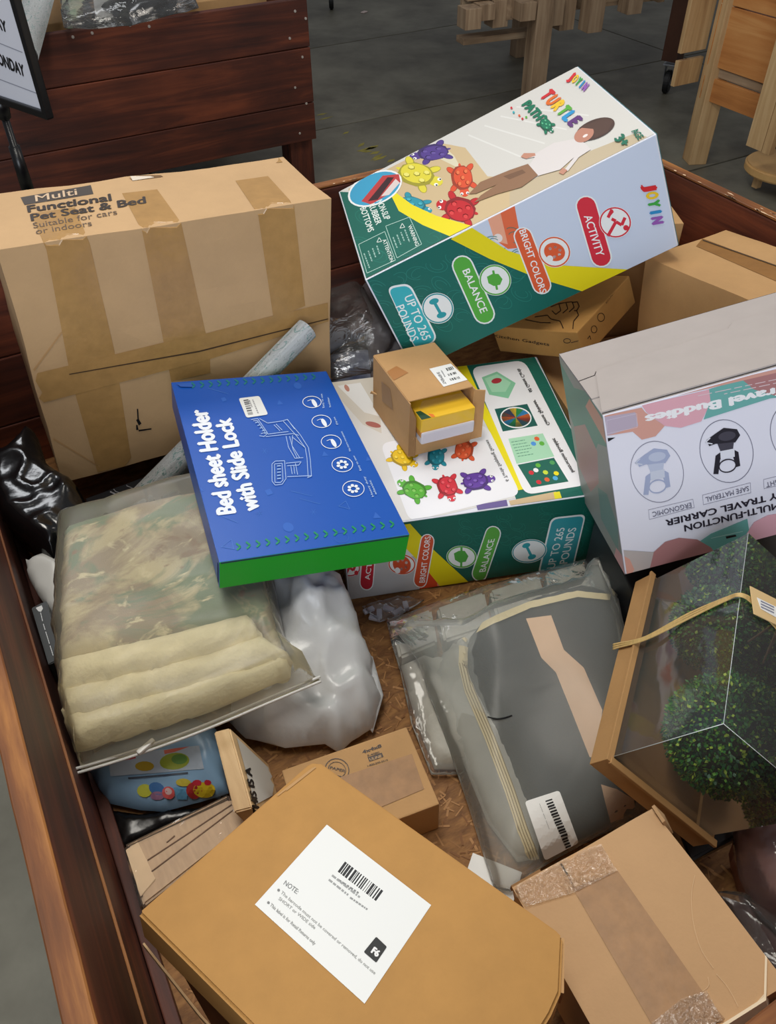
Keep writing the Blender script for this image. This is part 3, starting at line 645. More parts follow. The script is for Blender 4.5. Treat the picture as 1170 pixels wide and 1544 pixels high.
# ---- leaning toy carton
WH = mat('gloss_white_board', (226, 228, 236), 0.33, bump=(7, .35)); GREEN = mat('teal_board', (16, 98, 84), 0.33, bump=(7, .3))
TEAL, TEAL2, YEL, RED, ORG, GRN, CYN, PUR = (14, 100, 86), (34, 128, 110), (238, 222, 20), (208, 40, 52), (226, 96, 50), (96, 178, 62), (46, 176, 186), (84, 60, 140)
RAIN = [(214, 40, 48), (240, 200, 40), (60, 168, 70), (40, 140, 200), (150, 90, 180)]
def swirls(S, pts, r, col=(30, 122, 106), w=1.6, seed=1):
    rn = random.Random(seed)
    for x, y in pts:
        a0 = rn.uniform(0, 360)
        for k in range(2):
            q = ell(x, y, r * (1 - .4 * k), r * (.62 - .25 * k), rn.uniform(-40, 40), 16, a0, a0 + 270); S.line(q, w, col)
def pillbox(S, a, b, r, cx, cy, cr, col, txt, t0, t1, h, icon, cry=None):
    cry = cry or cr
    S.add(pill(a, b, r), (238, 244, 244)); S.add(pill(a, b, r * .86), col); S.add(ell(cx, cy, cr, cry), (240, 244, 244)); S.ring(cx, cy, cr * .97, cry * .97, cr * .09, col); S.text(txt, t0, t1, h, (246, 248, 248), .012); icon(cx, cy, cr)
def ic_run(S, c):
    def f(x, y, r):
        k = r / 46
        for p in (((-22, 40), (2, -2)), ((2, -2), (18, 8)), ((18, 8), (28, -14)), ((-16, -22), (-6, -34)), ((-20, -14), (-8, -38)), ((2, -4), (-10, -10))): S.line([(x + p[0][0] * k, y + p[0][1] * k), (x + p[1][0] * k, y + p[1][1] * k)], 9 * k, c)
        S.add(ell(x + 30 * k, y + 16 * k, 8 * k), c)
    return f
def ic_palette(S, c):
    def f(x, y, r):
        S.add(ell(x, y, r * .66, r * .58, 20), c)
        for q in range(5): S.add(ell(x + r * .36 * math.cos(q * 1.0 - 2.4), y + r * .32 * math.sin(q * 1.0 - 2.4), r * .1), (240, 240, 240), False)
        S.layer += 1; S.add(ell(x - r * .3, y + r * .42, r * .2), (240, 240, 240))
    return f
def ic_balance(S, c, dx=0.0):
    def f(x, y, r):
        S.line([(x - r * .1 - dx * r, y - r * .62), (x + r * .1 + dx * r, y + r * .62)], r * .14, c); S.add([(x - r * .5, y - r * .22), (x - r * .16, y - r * .4), (x + r * .22, y - r * .4), (x + r * .46, y - r * .06), (x + r * .3, y + r * .3), (x - r * .1, y + r * .38), (x - r * .42, y + r * .2)], c)
    return f
def ic_bell(S, c):
    def f(x, y, r):
        S.line([(x - r * .22, y - r * .42), (x + r * .2, y + r * .42)], r * .22, c)
        for s in (-1, 1): S.add(ell(x + s * r * .24, y + s * r * .48, r * .34, r * .2, -20), c)
    return f
t, bd = carton('toy1', 'toy_carton', 'turtle stepping toy carton tilted upward with a child photo, leaning at the top', 'box', WH, warp=.0, fm=None)
QA = [(553, 422), (993, 200), (870, 98), (514, 290)]; QB = [(619, 564), (1020, 370), (993, 200), (553, 422)]; z4 = zoomf(500, 80, 2.089)
S = Sheet(*B['toy1'], 'top', QA, z4)
S.add([(-40, 440), (345, 240), (520, 150), (640, 80), (780, -10), (1120, 250), (560, 540), (110, 780)], (214, 212, 206))
S.add([(340, 285), (420, 300), (490, 390), (620, 395), (700, 440), (560, 500), (110, 730), (60, 430)], (208, 184, 142))
S.add([(560, 440), (760, 330), (960, 250), (1000, 262), (700, 420), (560, 490)], (196, 180, 150))
for a in (0, 1, 2, 3): S.line([(430 + 50 * a, 260 - 30 * a), (600 + 70 * a, 330 - 45 * a)], 5, (226, 225, 220))
S.add([(345, 290), (385, 325), (410, 370), (330, 330), (300, 320)], (222, 214, 186))
turtle(S, 320, 315, 48, PUR, (104, 84, 160), 160, sy=.62); turtle(S, 268, 385, 56, (226, 214, 60), (240, 232, 120), 25, sy=.75); turtle(S, 410, 395, 40, (222, 80, 40), (236, 120, 70), 80, sy=.95); turtle(S, 255, 480, 44, (40, 150, 170), (70, 180, 196), 30, sy=.65); turtle(S, 405, 495, 48, (196, 26, 34), (220, 60, 60), 195, sy=.95)
S.add([(20, 440), (190, 445), (215, 490), (290, 540), (390, 580), (110, 730)], TEAL)
S.add([(188, 445), (205, 442), (255, 480), (330, 515), (450, 550), (385, 585), (290, 545), (215, 500)], YEL)
swirls(S, ((110, 520), (90, 600), (150, 640), (230, 620), (320, 590)), 30)
S.add(ell(142, 430, 88, 50, -24), (240, 242, 242)); S.add(ell(142, 430, 82, 45, -24), (60, 160, 200)); S.add([(100, 470), (165, 390), (215, 385), (220, 410), (180, 450), (130, 480)], (190, 60, 60)); S.add([(120, 470), (180, 395), (200, 395), (150, 465)], (60, 30, 34)); S.add([(160, 455), (205, 400), (218, 412), (185, 450)], (226, 210, 206))
S.text('NON-SLIP', (146, 470), (172, 530), (18, -7), (226, 238, 232), .02); S.text('RUBBER', (122, 482), (146, 545), (18, -7), (226, 238, 232), .02); S.text('BOTTOMS', (96, 492), (122, 568), (18, -7), (226, 238, 232), .02)
for q in ([(175, 548), (248, 520), (286, 605), (210, 648)], [(92, 605), (172, 565), (205, 655), (118, 695)]): S.line(q, 1.8, (180, 214, 204), True)
S.text('WARNING', (243, 548), (268, 612), (11, -5), (226, 238, 232), .015); S.text('ATTENTION', (165, 592), (190, 662), (11, -5), (226, 238, 232), .015)
for q in ((226, 548), (155, 592)): S.line([(q[0] - 7, q[1] + 7), (q[0], q[1] - 8), (q[0] + 8, q[1] + 4)], 1.8, (226, 238, 232), True)
for k in range(4): S.lines((232 - 12 * k, 560 + 8 * k), (254 - 12 * k, 618 + 8 * k), (5, -2), 1, (150, 190, 180)); S.lines((146 - 13 * k, 610 + 8 * k), (165 - 13 * k, 668 + 6 * k), (5, -2), 1, (150, 190, 180))
S.add([(598, 328), (612, 320), (640, 320), (700, 285), (765, 272), (800, 285), (818, 305), (780, 330), (745, 375), (735, 370), (765, 330), (720, 370), (650, 390), (612, 370), (640, 330), (610, 335)], (222, 216, 214))
S.add([(595, 330), (605, 318), (640, 318), (642, 326), (612, 336)], (196, 140, 116)); S.add([(716, 380), (728, 364), (744, 372), (730, 386)], (196, 140, 116))
S.add([(432, 448), (468, 410), (560, 372), (618, 352), (650, 388), (598, 426), (520, 448), (450, 475), (470, 452), (520, 418), (455, 446)], (146, 108, 78)); S.add([(540, 392), (600, 370), (612, 380), (560, 402)], (120, 86, 60))
S.add(ell(832, 240, 66, 30, -22), (74, 50, 40)); S.add(ell(796, 258, 34, 22, -30), (190, 132, 110)); S.add([(780, 236), (860, 205), (890, 212), (870, 250), (830, 268), (826, 240)], (84, 58, 46)); S.add(ell(800, 262, 9, 4, -30), (240, 230, 226))
S.letters('TURTLE', (652, 136), (758, 236), (36, -24), [(208, 40, 44), (226, 110, 30), (240, 196, 40), (90, 174, 60), (40, 150, 210), (96, 50, 120)], .07)
S.text('PATH', (596, 166), (646, 217), (26, -17), (10, 116, 84), .06); turtle(S, 674, 228, 21, (14, 120, 86), (90, 190, 140), 45)
for x, y, c in ((565, 176, RED), (572, 190, CYN), (590, 200, ORG), (600, 210, RED), (612, 205, GRN)): S.add(ell(x, y, 3.5), c, False)
S.letters('JOYIN', (742, 80), (796, 122), (18, -22), RAIN, .07)
S.text('AGE', (948, 248), (972, 276), (18, -12), (20, 110, 84), .03); S.text('3+', (892, 272), (922, 300), (26, -18), (20, 110, 84), .06)
S.build('printed_panel', t)
S = Sheet(*B['toy1'], 'front', QB, z4)
S.add([(110, 715), (390, 578), (1030, 250), (1090, 605), (365, 960), (210, 950)], (206, 218, 238))
S.add([(505, 512), (585, 475), (605, 610), (560, 615), (520, 585)], (230, 110, 70)); S.add([(500, 516), (540, 495), (560, 600), (520, 590)], (238, 170, 140)); S.add(ell(530, 580, 14), (240, 230, 226))
S.add([(100, 715), (385, 578), (500, 640), (640, 702), (795, 752), (365, 965), (210, 965)], (14, 104, 94))
swirls(S, [(150 + 62 * i + 12 * (j % 2), 740 - 24 * i + 62 * j) for i in range(8) for j in range(4)], 34, (40, 130, 118), 2)
S.add([(383, 582), (450, 546), (560, 620), (690, 665), (940, 682), (795, 754), (640, 705), (500, 645)], YEL)
pillbox(S, (417, 668), (478, 822), 34, 516, 714, 50, (86, 176, 66), 'BALANCE', (415, 684), (468, 822), (22, -9), ic_balance(S, (86, 176, 66)))
pillbox(S, (608, 574), (660, 730), 30, 703, 624, 50, (226, 96, 54), 'BRIGHT COLORS', (596, 556), (655, 758), (20, -7), ic_palette(S, (226, 96, 54)))
pillbox(S, (806, 478), (846, 640), 34, 893, 530, 50, (216, 48, 66), 'ACTIVITY', (797, 510), (833, 640), (24, -7), ic_run(S, (216, 48, 66)))
S.add(rrect([(176, 735), (250, 722), (332, 905), (262, 945)], 26), (238, 244, 244)); S.add(rrect([(181, 741), (247, 729), (326, 905), (262, 938)], 24), (56, 182, 194)); S.add(ell(334, 804, 50), (240, 244, 244)); S.ring(334, 804, 48, 48, 4, (30, 150, 160)); ic_bell(S, (40, 160, 172))(334, 804, 46)
S.text('UP TO 265', (230, 768), (284, 910), (26, -10), (242, 250, 250), .01); S.text('POUNDS', (202, 800), (246, 914), (26, -10), (242, 250, 250), .01)
S.letters('JOYIN', (986, 408), (1008, 540), (34, -6), RAIN, .07)
S.build('printed_panel', t)
S = Sheet(*B['toy1'], 'left', None); S.m = 0; S.add(Q('toy1', 'left'), (10, 84, 74)); S.build('printed_panel', t, 'dark teal end panel')
S = Sheet(*B['toy1'], 'right', None); S.m = 0; S.add(Q('toy1', 'right'), (120, 190, 190)); S.build('printed_panel', t)

# ---- toy carton lying flat
t, bd = carton('toy2', 'toy_carton', 'turtle stepping toy carton lying flat, six cartoon turtles on its top', 'box', WH, warp=0, bevel=.003)
z1 = zoomf(500, 500, 2.786)
S = Sheet(*B['toy2'], 'top', [(500, 797), (906, 748), (814, 543), (474, 573)], z1)
S.add([(-80, 195), (560, 140), (600, 300), (780, 700), (300, 800), (0, 830)], (222, 220, 216)); S.add([(-80, 195), (190, 180), (200, 420), (120, 380), (10, 250)], (212, 204, 190)); S.add([(20, 215), (120, 205), (200, 350), (130, 330)], (230, 228, 224))
S.add(ell(165, 382, 34, 11, 15), (170, 96, 84)); S.add(ell(60, 226, 16, 9, 60), (190, 130, 110))
S.add([(540, 150), (590, 140), (860, 110), (1150, 700), (940, 720), (770, 740), (640, 300)], TEAL)
swirls(S, [(850, 170), (900, 260), (950, 350), (1000, 440), (1040, 520), (1080, 600), (1100, 660), (1010, 690)], 34, (24, 112, 96), 2)
S.add([(730, 715), (930, 680), (950, 720), (740, 745)], (206, 180, 140)); S.add([(920, 684), (946, 680), (955, 712), (925, 716)], (232, 220, 30)); S.add([(590, 730), (720, 710), (730, 760), (600, 770)], (106, 92, 150))
S.add([(535, 148), (575, 140), (612, 230), (700, 420), (795, 668), (770, 672), (660, 420)], YEL)
S.add(rrect([(594, 158), (822, 134), (1066, 655), (800, 692)], 40), (238, 238, 240)); S.add(rrect([(190, 462), (650, 395), (782, 690), (300, 795)], 40), (238, 238, 242))
S.add([(640, 200), (705, 178), (782, 228), (748, 290), (668, 272)], (136, 200, 160)); S.add([(652, 205), (705, 188), (762, 225), (738, 262), (680, 262)], (164, 216, 180)); S.add(ell(702, 216, 22, 11, -8), (170, 50, 60))
S.add([(688, 332), (826, 315), (866, 406), (718, 426)], (22, 92, 84)); 
cc = [(220, 60, 50), (120, 80, 160), (240, 200, 60), (60, 170, 90), (60, 150, 210), (230, 110, 50)]
for k in range(12): S.add([(776, 370)] + ell(776, 370, 64, 42, 5, 6, k * 30, k * 30 + 36), cc[k % 6], False)
S.layer += 1; S.ring(776, 370, 66, 44, 5, (240, 240, 240), 5)
S.add([(740, 457), (886, 438), (930, 535), (770, 562)], (170, 218, 184)); S.add([(774, 566), (928, 540), (985, 640), (828, 662)], (22, 100, 84))
for k in range(6): S.lines((752 + 5 * k, 470 + 12 * k), (840 + 5 * k, 458 + 12 * k), (-1, 4), 1, (90, 150, 120))
for x, y, c in ((860, 460, ORG), (880, 480, GRN), (845, 480, (80, 150, 220)), (860, 640, RED), (895, 630, ORG), (930, 625, (80, 170, 220)), (935, 605, YEL), (830, 600, RED), (850, 590, (240, 240, 240)), (860, 570, GRN), (890, 600, (200, 220, 60)), (920, 560, (80, 160, 90))): S.add(ell(x, y, 12, 9, 20, 7), c, False)
S.layer += 1
for x, y, r, c, dk, a in ((282, 525, 50, (238, 196, 20), (252, 220, 70), 35), (428, 525, 44, (20, 140, 160), (60, 170, 190), 95), (550, 500, 48, (218, 88, 50), (236, 120, 80), 280), (328, 662, 54, (86, 176, 50), (130, 200, 90), 215), (470, 650, 52, (214, 50, 66), (236, 90, 100), 75), (592, 632, 54, (98, 60, 158), (130, 96, 190), 350)): turtle(S, x, y, r, c, dk, a, sy=.8)
S.text('6 Turtle Stepping Stones', (722, 636), (644, 462), (14, -4), (60, 60, 60), .0)
S.text('60 Game Cards', (838, 270), (790, 172), (14, -4), (60, 60, 60)); S.text('Game Spinner', (905, 408), (850, 302), (14, -4), (60, 60, 60)); S.text('Instruction Booklet', (1000, 604), (924, 462), (14, -4), (60, 60, 60))
S.build('printed_panel', t)
QF = [(527, 913), (888, 841), (906, 748), (512, 798)]
S = Sheet(*B['toy2'], 'front', QF, z1)
S.add([(-60, 830), (1140, 680), (1090, 960), (60, 1160)], TEAL); swirls(S, [(620 + 52 * i, 800 + 46 * (i % 3) + 30 * j - 9 * i) for i in range(10) for j in range(4)], 30, (30, 122, 106), 2)
S.add([(-60, 830), (300, 800), (340, 870), (450, 975), (560, 1080), (60, 1165)], (218, 218, 222)); S.add([(20, 1010), (430, 930), (500, 1090), (70, 1160)], (188, 186, 186))
S.add([(430, 1005), (500, 1010), (560, 1080), (420, 1105)], (214, 70, 36)); S.add(ell(512, 1055, 11), (226, 150, 130))
S.add([(303, 805), (375, 796), (480, 905), (655, 1055), (650, 1085), (540, 1092), (450, 990), (330, 880)], (232, 216, 20))
def pb2(a, b, r, cx, cy, cr, cry, col, txt, t0, t1, h, ic): pillbox(S, a, b, r, cx, cy, cr, col, txt, t0, t1, h, ic, cry)
pb2((455, 872), (425, 1042), 32, 338, 975, 66, 46, (212, 84, 50), 'BRIGHT COLORS', (446, 1050), (470, 850), (-26, 3), ic_palette(S, (212, 84, 50)))
pb2((732, 838), (680, 1002), 32, 604, 935, 64, 47, (92, 174, 70), 'BALANCE', (704, 992), (740, 858), (-26, 4), ic_balance(S, (80, 168, 70), -.1))
pb2((176, 930), (166, 1064), 36, 74, 1000, 60, 40, (196, 40, 56), 'ACTIVITY', (182, 1050), (206, 880), (-26, 3), ic_run(S, (206, 48, 60)))
S.add(rrect([(950, 775), (1072, 762), (1030, 975), (905, 995)], 24), (240, 246, 246)); S.add(rrect([(955, 781), (1066, 769), (1025, 975), (912, 990)], 22), (50, 160, 172)); S.add(ell(872, 905, 66, 46, -12), (240, 244, 244)); S.ring(872, 905, 64, 44, 4, (30, 150, 160), -12); ic_bell(S, (40, 160, 172))(872, 905, 46)
S.text('UP TO 265', (966, 968), (1000, 812), (-28, 4), (242, 250, 250), .01); S.text('POUNDS', (1010, 948), (1040, 812), (-28, 4), (242, 250, 250), .01)
S.build('printed_panel', t)
S = Sheet(*B['toy2'], 'right', None); S.m = 0; S.add(Q('toy2', 'right'), TEAL); S.build('printed_panel', t, 'teal end panel')
# ---- blue bed sheet holder box
BLU = mat('blue_board', (20, 84, 178), 0.36, bump=(6, .12)); LIME = mat('green_board', (18, 164, 40), 0.38, bump=(6, .12)); BLUD = (16, 66, 150)
t, bd = carton('blue', 'bed_sheet_holder_box', 'flat blue box with green ends and white lettering, lying on top of the pile', 'box', [BLU, LIME], warp=0, bevel=.0015, fm={'y-': 1, 'y+': 1})
z2 = zoomf(250, 540, 3.162); WHT = (232, 238, 246); GC = (16, 140, 92); LB = (70, 124, 206)
S = Sheet(*B['blue'], 'top', [(331, 847), (614, 807), (494, 556), (254, 579)], z2)
for cx, cy, r, k in ((575, 812, 26, 0), (628, 130, 20, 0), (485, 650, 22, 4), (995, 760, 24, 3), (755, 468, 20, 3), (540, 218, 18, 3), (965, 490, 16, 3), (268, 205, 16, 4), (165, 640, 18, 3)): S.add(ell(cx, cy, r, r * .8, 20, k or 24), (40, 98, 190), False)
S.layer += 1
for x, y in ((465, 455), (695, 742), (440, 750)):
    for a in range(3): S.line([(x - 16 * math.cos(a * 1.05), y - 14 * math.sin(a * 1.05)), (x + 16 * math.cos(a * 1.05), y + 14 * math.sin(a * 1.05))], 1.6, (60, 114, 200))
for p in ([(590, 645), (690, 668)], [(630, 680), (728, 705)], [(190, 150), (290, 178)], [(270, 765), (340, 792)]): S.line(p, 1.8, LB)
for p in ([(815, 715), (850, 690), (868, 728)], [(265, 902), (312, 868), (322, 912)]): S.line(p, 2, LB, True)
S.ring(825, 860, 34, 24, 2, (50, 104, 190))
for k in range(15):
    x, y = 120 + 42 * k, 138 - 3.9 * k; S.line([(x - 10, y - 14), (x + 8, y), (x - 6, y + 14)], 8, (22, 118, 130))
for k in range(17):
    x, y = 345 + 45.2 * k, 902 - 6.5 * k; S.line([(x - 12, y - 15), (x + 8, y), (x - 8, y + 15)], 8, GC)
S.text('Bed sheet Holder', (330, 750), (184, 254), (-84, 11), WHT, .046); S.text('with Slide Lock', (441, 734), (298, 295), (-76, 12), WHT, .046)
S.add(rrect([(339, 200), (440, 186), (483, 278), (378, 296)], 12), (226, 228, 226)); S.barcode((362, 208), (386, 282), (24, -4), (90, 92, 96), 20); S.lines((404, 206), (432, 276), (9, -1), 2, (150, 152, 155))
ic = [(697, 212), (742, 308), (787, 408), (838, 518), (888, 633)]
for i, (x, y) in enumerate(ic):
    r = 47 + i * 1.6; ry = 30 + i * 2.2; S.ring(x, y, r, ry, 3.2, WHT)
    if i < 3: S.add(ell(x + 12, y + 6, 22, 10, 60), WHT); S.line([(x - 22, y - 4), (x - 4, y - 12), (x + 4, y + 4)], 2.4, WHT)
    else:
        for a in range(7): S.add(ell(x + 22 * math.cos(a * .9), y + 16 * math.sin(a * .9), 8, 6), WHT, False)
        S.layer += 1; S.ring(x, y, 16, 12, 3, WHT)
for a, b, s_ in (((758, 240), (748, 170), 'Easy to use'), ((790, 236), (780, 186), 'holder'), ((824, 322), (808, 286), 'Firm'), ((882, 452), (842, 356), 'No more movement'), ((930, 546), (898, 474), 'Easy to sew'), ((985, 670), (945, 574), 'Heavy duty'), ((1000, 660), (972, 592), 'elastic')): S.text(s_, a, b, (-9, 3), (170, 196, 232))
for p in ([(400, 306), (432, 300), (480, 372), (462, 388), (440, 384)], [(410, 312), (430, 310), (468, 368), (448, 374)], [(440, 300), (480, 322), (552, 310), (576, 302), (610, 350)], [(470, 388), (600, 372), (630, 380)], [(480, 376), (580, 362)], [(556, 312), (620, 384), (660, 440), (668, 490), (672, 580)], [(574, 302), (636, 376), (676, 440), (684, 500), (688, 576), (668, 584)], [(568, 384), (580, 440), (610, 492), (650, 488)], [(600, 380), (596, 430), (632, 488)], [(585, 385), (602, 450), (622, 492)], [(566, 516), (640, 508), (628, 524), (572, 528)], [(660, 440), (600, 390)],
          [(572, 580), (690, 574)], [(612, 516), (622, 570)], [(560, 504), (566, 590), (548, 616), (514, 620), (500, 602), (500, 520), (516, 506), (560, 504)], [(512, 520), (548, 516), (552, 596), (540, 608), (514, 608), (512, 520)], [(510, 330), (540, 360)], [(520, 326), (550, 356)], [(590, 530), (596, 568)], [(604, 528), (608, 566)]): S.line(p, 2.6, (176, 202, 238))
for k in range(5):
    S.line([(524, 530 + 15 * k), (542, 528 + 15 * k)], 5, (150, 184, 230)); S.line([(420 + 11 * k, 322 + 13 * k), (434 + 11 * k, 318 + 13 * k)], 4, (150, 184, 230))
S.add([(40, 135), (110, 128), (118, 150), (60, 150)], (40, 92, 180)); S.build('printed_panel', t)
slab('lid_edge', W('blue', 0, -1.0, .93), (B['blue'][2][0] * .985, .0016, .0022), mat('dark_slot', (8, 40, 70), .8), t, B['blue'][1], 0)
slab('side_flap', W('blue', -1.0, -.96, -.1), (.0016, .004, B['blue'][2][2] * .7), mat('dark_slot', (8, 40, 70), .8), t, B['blue'][1], 0)

# ---- pastel travel carrier box
TW = mat('travel_white', (232, 232, 244), 0.32); GB = mat('grey_board', (176, 168, 164), 0.7, var=(20, .04)); PINK, MINT, MAUV, PEACH = (226, 172, 184), (110, 176, 170), (176, 124, 124), (214, 160, 146)
t, bd = carton('trav', 'travel_carrier_box', 'white and pastel carrier box standing upside down at the right edge, grey top', 'box', [TW, GB], warp=0, bevel=.002, fm={'z+': 1})
z3 = zoomf(830, 350, 2.912); BT = B['trav']
# top flaps with die-cut edges
def flapq(name, pts, th, m, parent, key, lift=.001):
    """closed thin flap; pts are (x,y) fractions on the top of box key"""
    c, M, d = B[key]; n = Vector([M[i][2] for i in range(3)]); v0 = [W(key, x, y, 1) + n * lift for x, y in pts]; v1 = [p + n * th for p in v0]; k = len(pts)
    fs = [list(range(k))[::-1], list(range(k, 2 * k))] + [[i, (i + 1) % k, k + (i + 1) % k, k + i] for i in range(k)]
    return put(name, v0 + v1, fs, m, parent)
flapq('top_flap', [(-1, -.98), (1, -.98), (1, .42), (.30, .42), (.22, .26), (-.18, .20), (-.42, .20), (-.84, .12), (-.86, .02)], .0022, GB, t, 'trav', .0022)
flapq('top_flap', [(-1, -.55), (1, -.55), (1, .99), (-1, .99)], .0018, GB, t, 'trav', .0002)
SL = mat('slot_shadow', (58, 52, 52), .9)  # dark colour of thin tubes that paint the shadow along the flap gaps
def edge_line(key, pts, zoff, wd_=.0016):
    c, M, d = B[key]; n = Vector([M[i][2] for i in range(3)]); tube('flap_gap_shadow', [W(key, x, y, 1) + n * zoff for x, y in pts], wd_ / 2, SL, t, 5)
edge_line('trav', [(-1, -.0), (-.87, .04), (-.845, .125), (-.42, .205), (-.3, .205)], .0022); edge_line('trav', [(.02, .22), (.22, .27), (.30, .43), (1, .43)], .0022); edge_line('trav', [(-.99, .985), (.99, .985)], .0018, .001)
S = Sheet(*BT, 'front', [(942, 865), proj(W('trav', 1, -1, -1)), proj(W('trav', 1, -1, 1)), (909, 626)], z3)
S.add([(225, 808), (400, 770), (415, 790), (500, 850), (460, 895), (400, 910), (360, 875), (235, 895)], PEACH)
S.add([(400, 760), (700, 690), (700, 750), (660, 830), (570, 858), (500, 850), (420, 790)], PINK)
S.add([(228, 812), (372, 790), (385, 850), (240, 895)], (186, 172, 190)); S.line([(248, 826), (378, 796), (380, 856), (248, 884)], 1.5, (214, 206, 220), True)
S.add([(694, 690), (830, 650), (1200, 560), (1200, 700), (960, 730), (670, 822), (700, 740)], MINT); S.add([(830, 640), (1300, 540), (1300, 640), (1150, 715), (990, 720), (890, 690)], MAUV)
S.add([(230, 905), (285, 900), (255, 918), (230, 918)], (20, 20, 24)); S.add([(225, 795), (1300, 545), (1300, 530), (225, 780)], PEACH)
S.text('Travel Buddies', (1052, 668), (412, 806), (4, 36), (244, 244, 246), .05)
for y in (0, 16): S.lines((1010, 640 + y), (560, 735 + y), (1, 4), 1, (226, 206, 210))
S.ring(466, 1050, 116, 136, 3, (140, 140, 156), -14, 40); S.ring(770, 960, 117, 140, 3, (120, 120, 136), -14, 40); S.ring(1080, 880, 118, 140, 3, (120, 120, 136), -14, 40)
def carrier(cx, cy, a, b, cc):
    S.add([(cx - 48, cy - 78), (cx - 10, cy - 104), (cx + 48, cy - 98), (cx + 62, cy - 72), (cx + 40, cy - 40), (cx - 46, cy - 34), (cx - 74, cy - 24), (cx - 86, cy - 50)], a); S.add(ell(cx + 4, cy - 68, 38, 20, -10), b); S.add([(cx - 38, cy - 34), (cx + 34, cy - 42), (cx + 30, cy - 8), (cx - 24, cy)], b)
    S.add([(cx - 46, cy + 18), (cx - 26, cy + 4), (cx + 32, cy - 10), (cx + 54, cy + 2), (cx + 62, cy + 62), (cx + 44, cy + 68), (cx + 30, cy + 20), (cx - 26, cy + 34), (cx - 34, cy + 98), (cx - 56, cy + 98)], a); S.add([(cx - 26, cy - 2), (cx + 36, cy - 14), (cx + 38, cy + 22), (cx - 24, cy + 34)], cc); S.ring(cx + 6, cy + 62, 40, 30, 5, a, -14); S.line([(cx - 60, cy - 34), (cx - 92, cy - 40), (cx - 70, cy - 60)], 5, cc)
carrier(462, 1052, (166, 176, 206), (190, 198, 220), (204, 210, 226)); carrier(768, 962, (38, 36, 46), (70, 68, 80), (226, 228, 238)); carrier(1080, 880, (120, 130, 150), (150, 158, 176), (220, 224, 236))
for q, s_, a, b in (([(428, 1216), (622, 1170), (628, 1206), (432, 1258)], 'ERGONOMIC', (614, 1184), (444, 1226)), ([(664, 1152), (874, 1098), (876, 1142), (668, 1194)], 'SAFE MATERIAL', (866, 1112), (676, 1162)), ([(932, 1084), (1140, 1034), (1142, 1078), (934, 1124)], 'LIGHTWEIGHT', (1130, 1048), (942, 1098))): S.line(q, 1.6, (150, 150, 168), True); S.text(s_, a, b, (3, 21), (100, 100, 120), .005)
S.text('BABY TRAVEL CARRIER', (1090, 1117), (500, 1261), (3, 27), (40, 36, 50), .025); S.text('MULTI-FUNCTION', (1000, 1184), (582, 1284), (3, 27), (40, 36, 50), .025)
S.add([(590, 1395), (700, 1320), (860, 1255), (870, 1320), (840, 1420), (700, 1440)], MINT); S.add([(850, 1330), (890, 1270), (950, 1240), (1080, 1220), (1300, 1180), (1300, 1400), (980, 1340), (840, 1420)], PINK)
S.add([(430, 1475), (450, 1400), (500, 1355), (560, 1338), (640, 1345), (700, 1380), (730, 1420), (600, 1460)], MAUV); S.add([(300, 1390), (450, 1400), (430, 1480), (320, 1505)], (188, 180, 178)); S.add([(310, 1410), (345, 1430), (365, 1475), (350, 1500), (320, 1505)], PEACH); S.add([(764, 1332), (808, 1324), (812, 1332), (768, 1342)], (30, 30, 34))
S.line([(700, 1340), (840, 1310)], 2, (190, 226, 222)); S.build('printed_panel', t)
S = Sheet(*BT, 'left', None); S.m = 0; q = Q('trav', 'left'); S.add(q, (158, 164, 162))
def lq(u, v): 
    a = np.array(q[0]) + (np.array(q[1]) - q[0]) * u; b = np.array(q[3]) + (np.array(q[2]) - q[3]) * u; return tuple(a + (b - a) * v)
S.add([lq(0, .62), lq(.2, .5), lq(.5, .5), lq(.75, .72), lq(1, .8), lq(1, 1), lq(.6, 1), lq(.3, .9), lq(0, .95)], (104, 156, 144)); S.add([lq(.05, .25), lq(.3, .2), lq(.6, .4), lq(.7, .65), lq(.45, .72), lq(.1, .55)], (190, 150, 152)); S.add([lq(.5, .12), lq(.9, .1), lq(1, .3), lq(.8, .42), lq(.55, .35)], (124, 160, 156)); S.add([lq(.55, .88), lq(1, .82), lq(1, .97), lq(.7, .99)], (214, 158, 140)); S.add([lq(.75, 0), lq(1, 0), lq(1, .12), lq(.85, .1)], (220, 170, 176)); S.build('printed_panel', t)

# ---- kitchen gadget carton (thumb drawing), supported by a plain carton below
t, bd = carton('kitchen', 'kitchen_gadget_carton', 'brown kitchen gadget carton with a drawn hand, under the leaning turtle carton', 'box', CARD_GOLD, warp=0)
zk = zoomf(500, 80, 2.089); INKB = (60, 40, 24)
S = Sheet(*B['kitchen'], 'top', None, zk)
for p in ([(640, 832), (680, 826), (690, 838), (720, 845), (730, 868)], [(690, 800), (716, 790), (722, 812), (706, 824), (694, 812)], [(716, 790), (738, 786), (744, 806), (728, 820)], [(738, 786), (758, 784), (764, 802), (748, 816)], [(758, 786), (774, 784), (780, 798), (772, 812), (764, 812)], [(772, 812), (778, 826), (762, 846), (760, 870)], [(610, 840), (660, 850), (690, 850)]): S.line(p, 3, INKB)
S.build('printed_drawing', t)
S = Sheet(*B['kitchen'], 'front', None, zk); S.text('We Have Kitchen Gadgets', (400, 876), (686, 922), (0, -9), INKB, .01)
S.ring(742, 906, 12, 8, 2, INKB); S.line([(755, 912), (780, 905)], 2, INKB); S.build('printed_text', t)
S = Sheet(*B['kitchen'], 'right', None, zk)
S.text('KITCHEN GADGETS', (866, 790), (918, 714), (-4, -5), INKB, .0); S.ring(848, 832, 12, 14, 2, INKB); S.ring(826, 870, 10, 12, 2, INKB); S.line([(806, 900), (812, 890), (816, 902)], 2, INKB); S.build('printed_text', t)

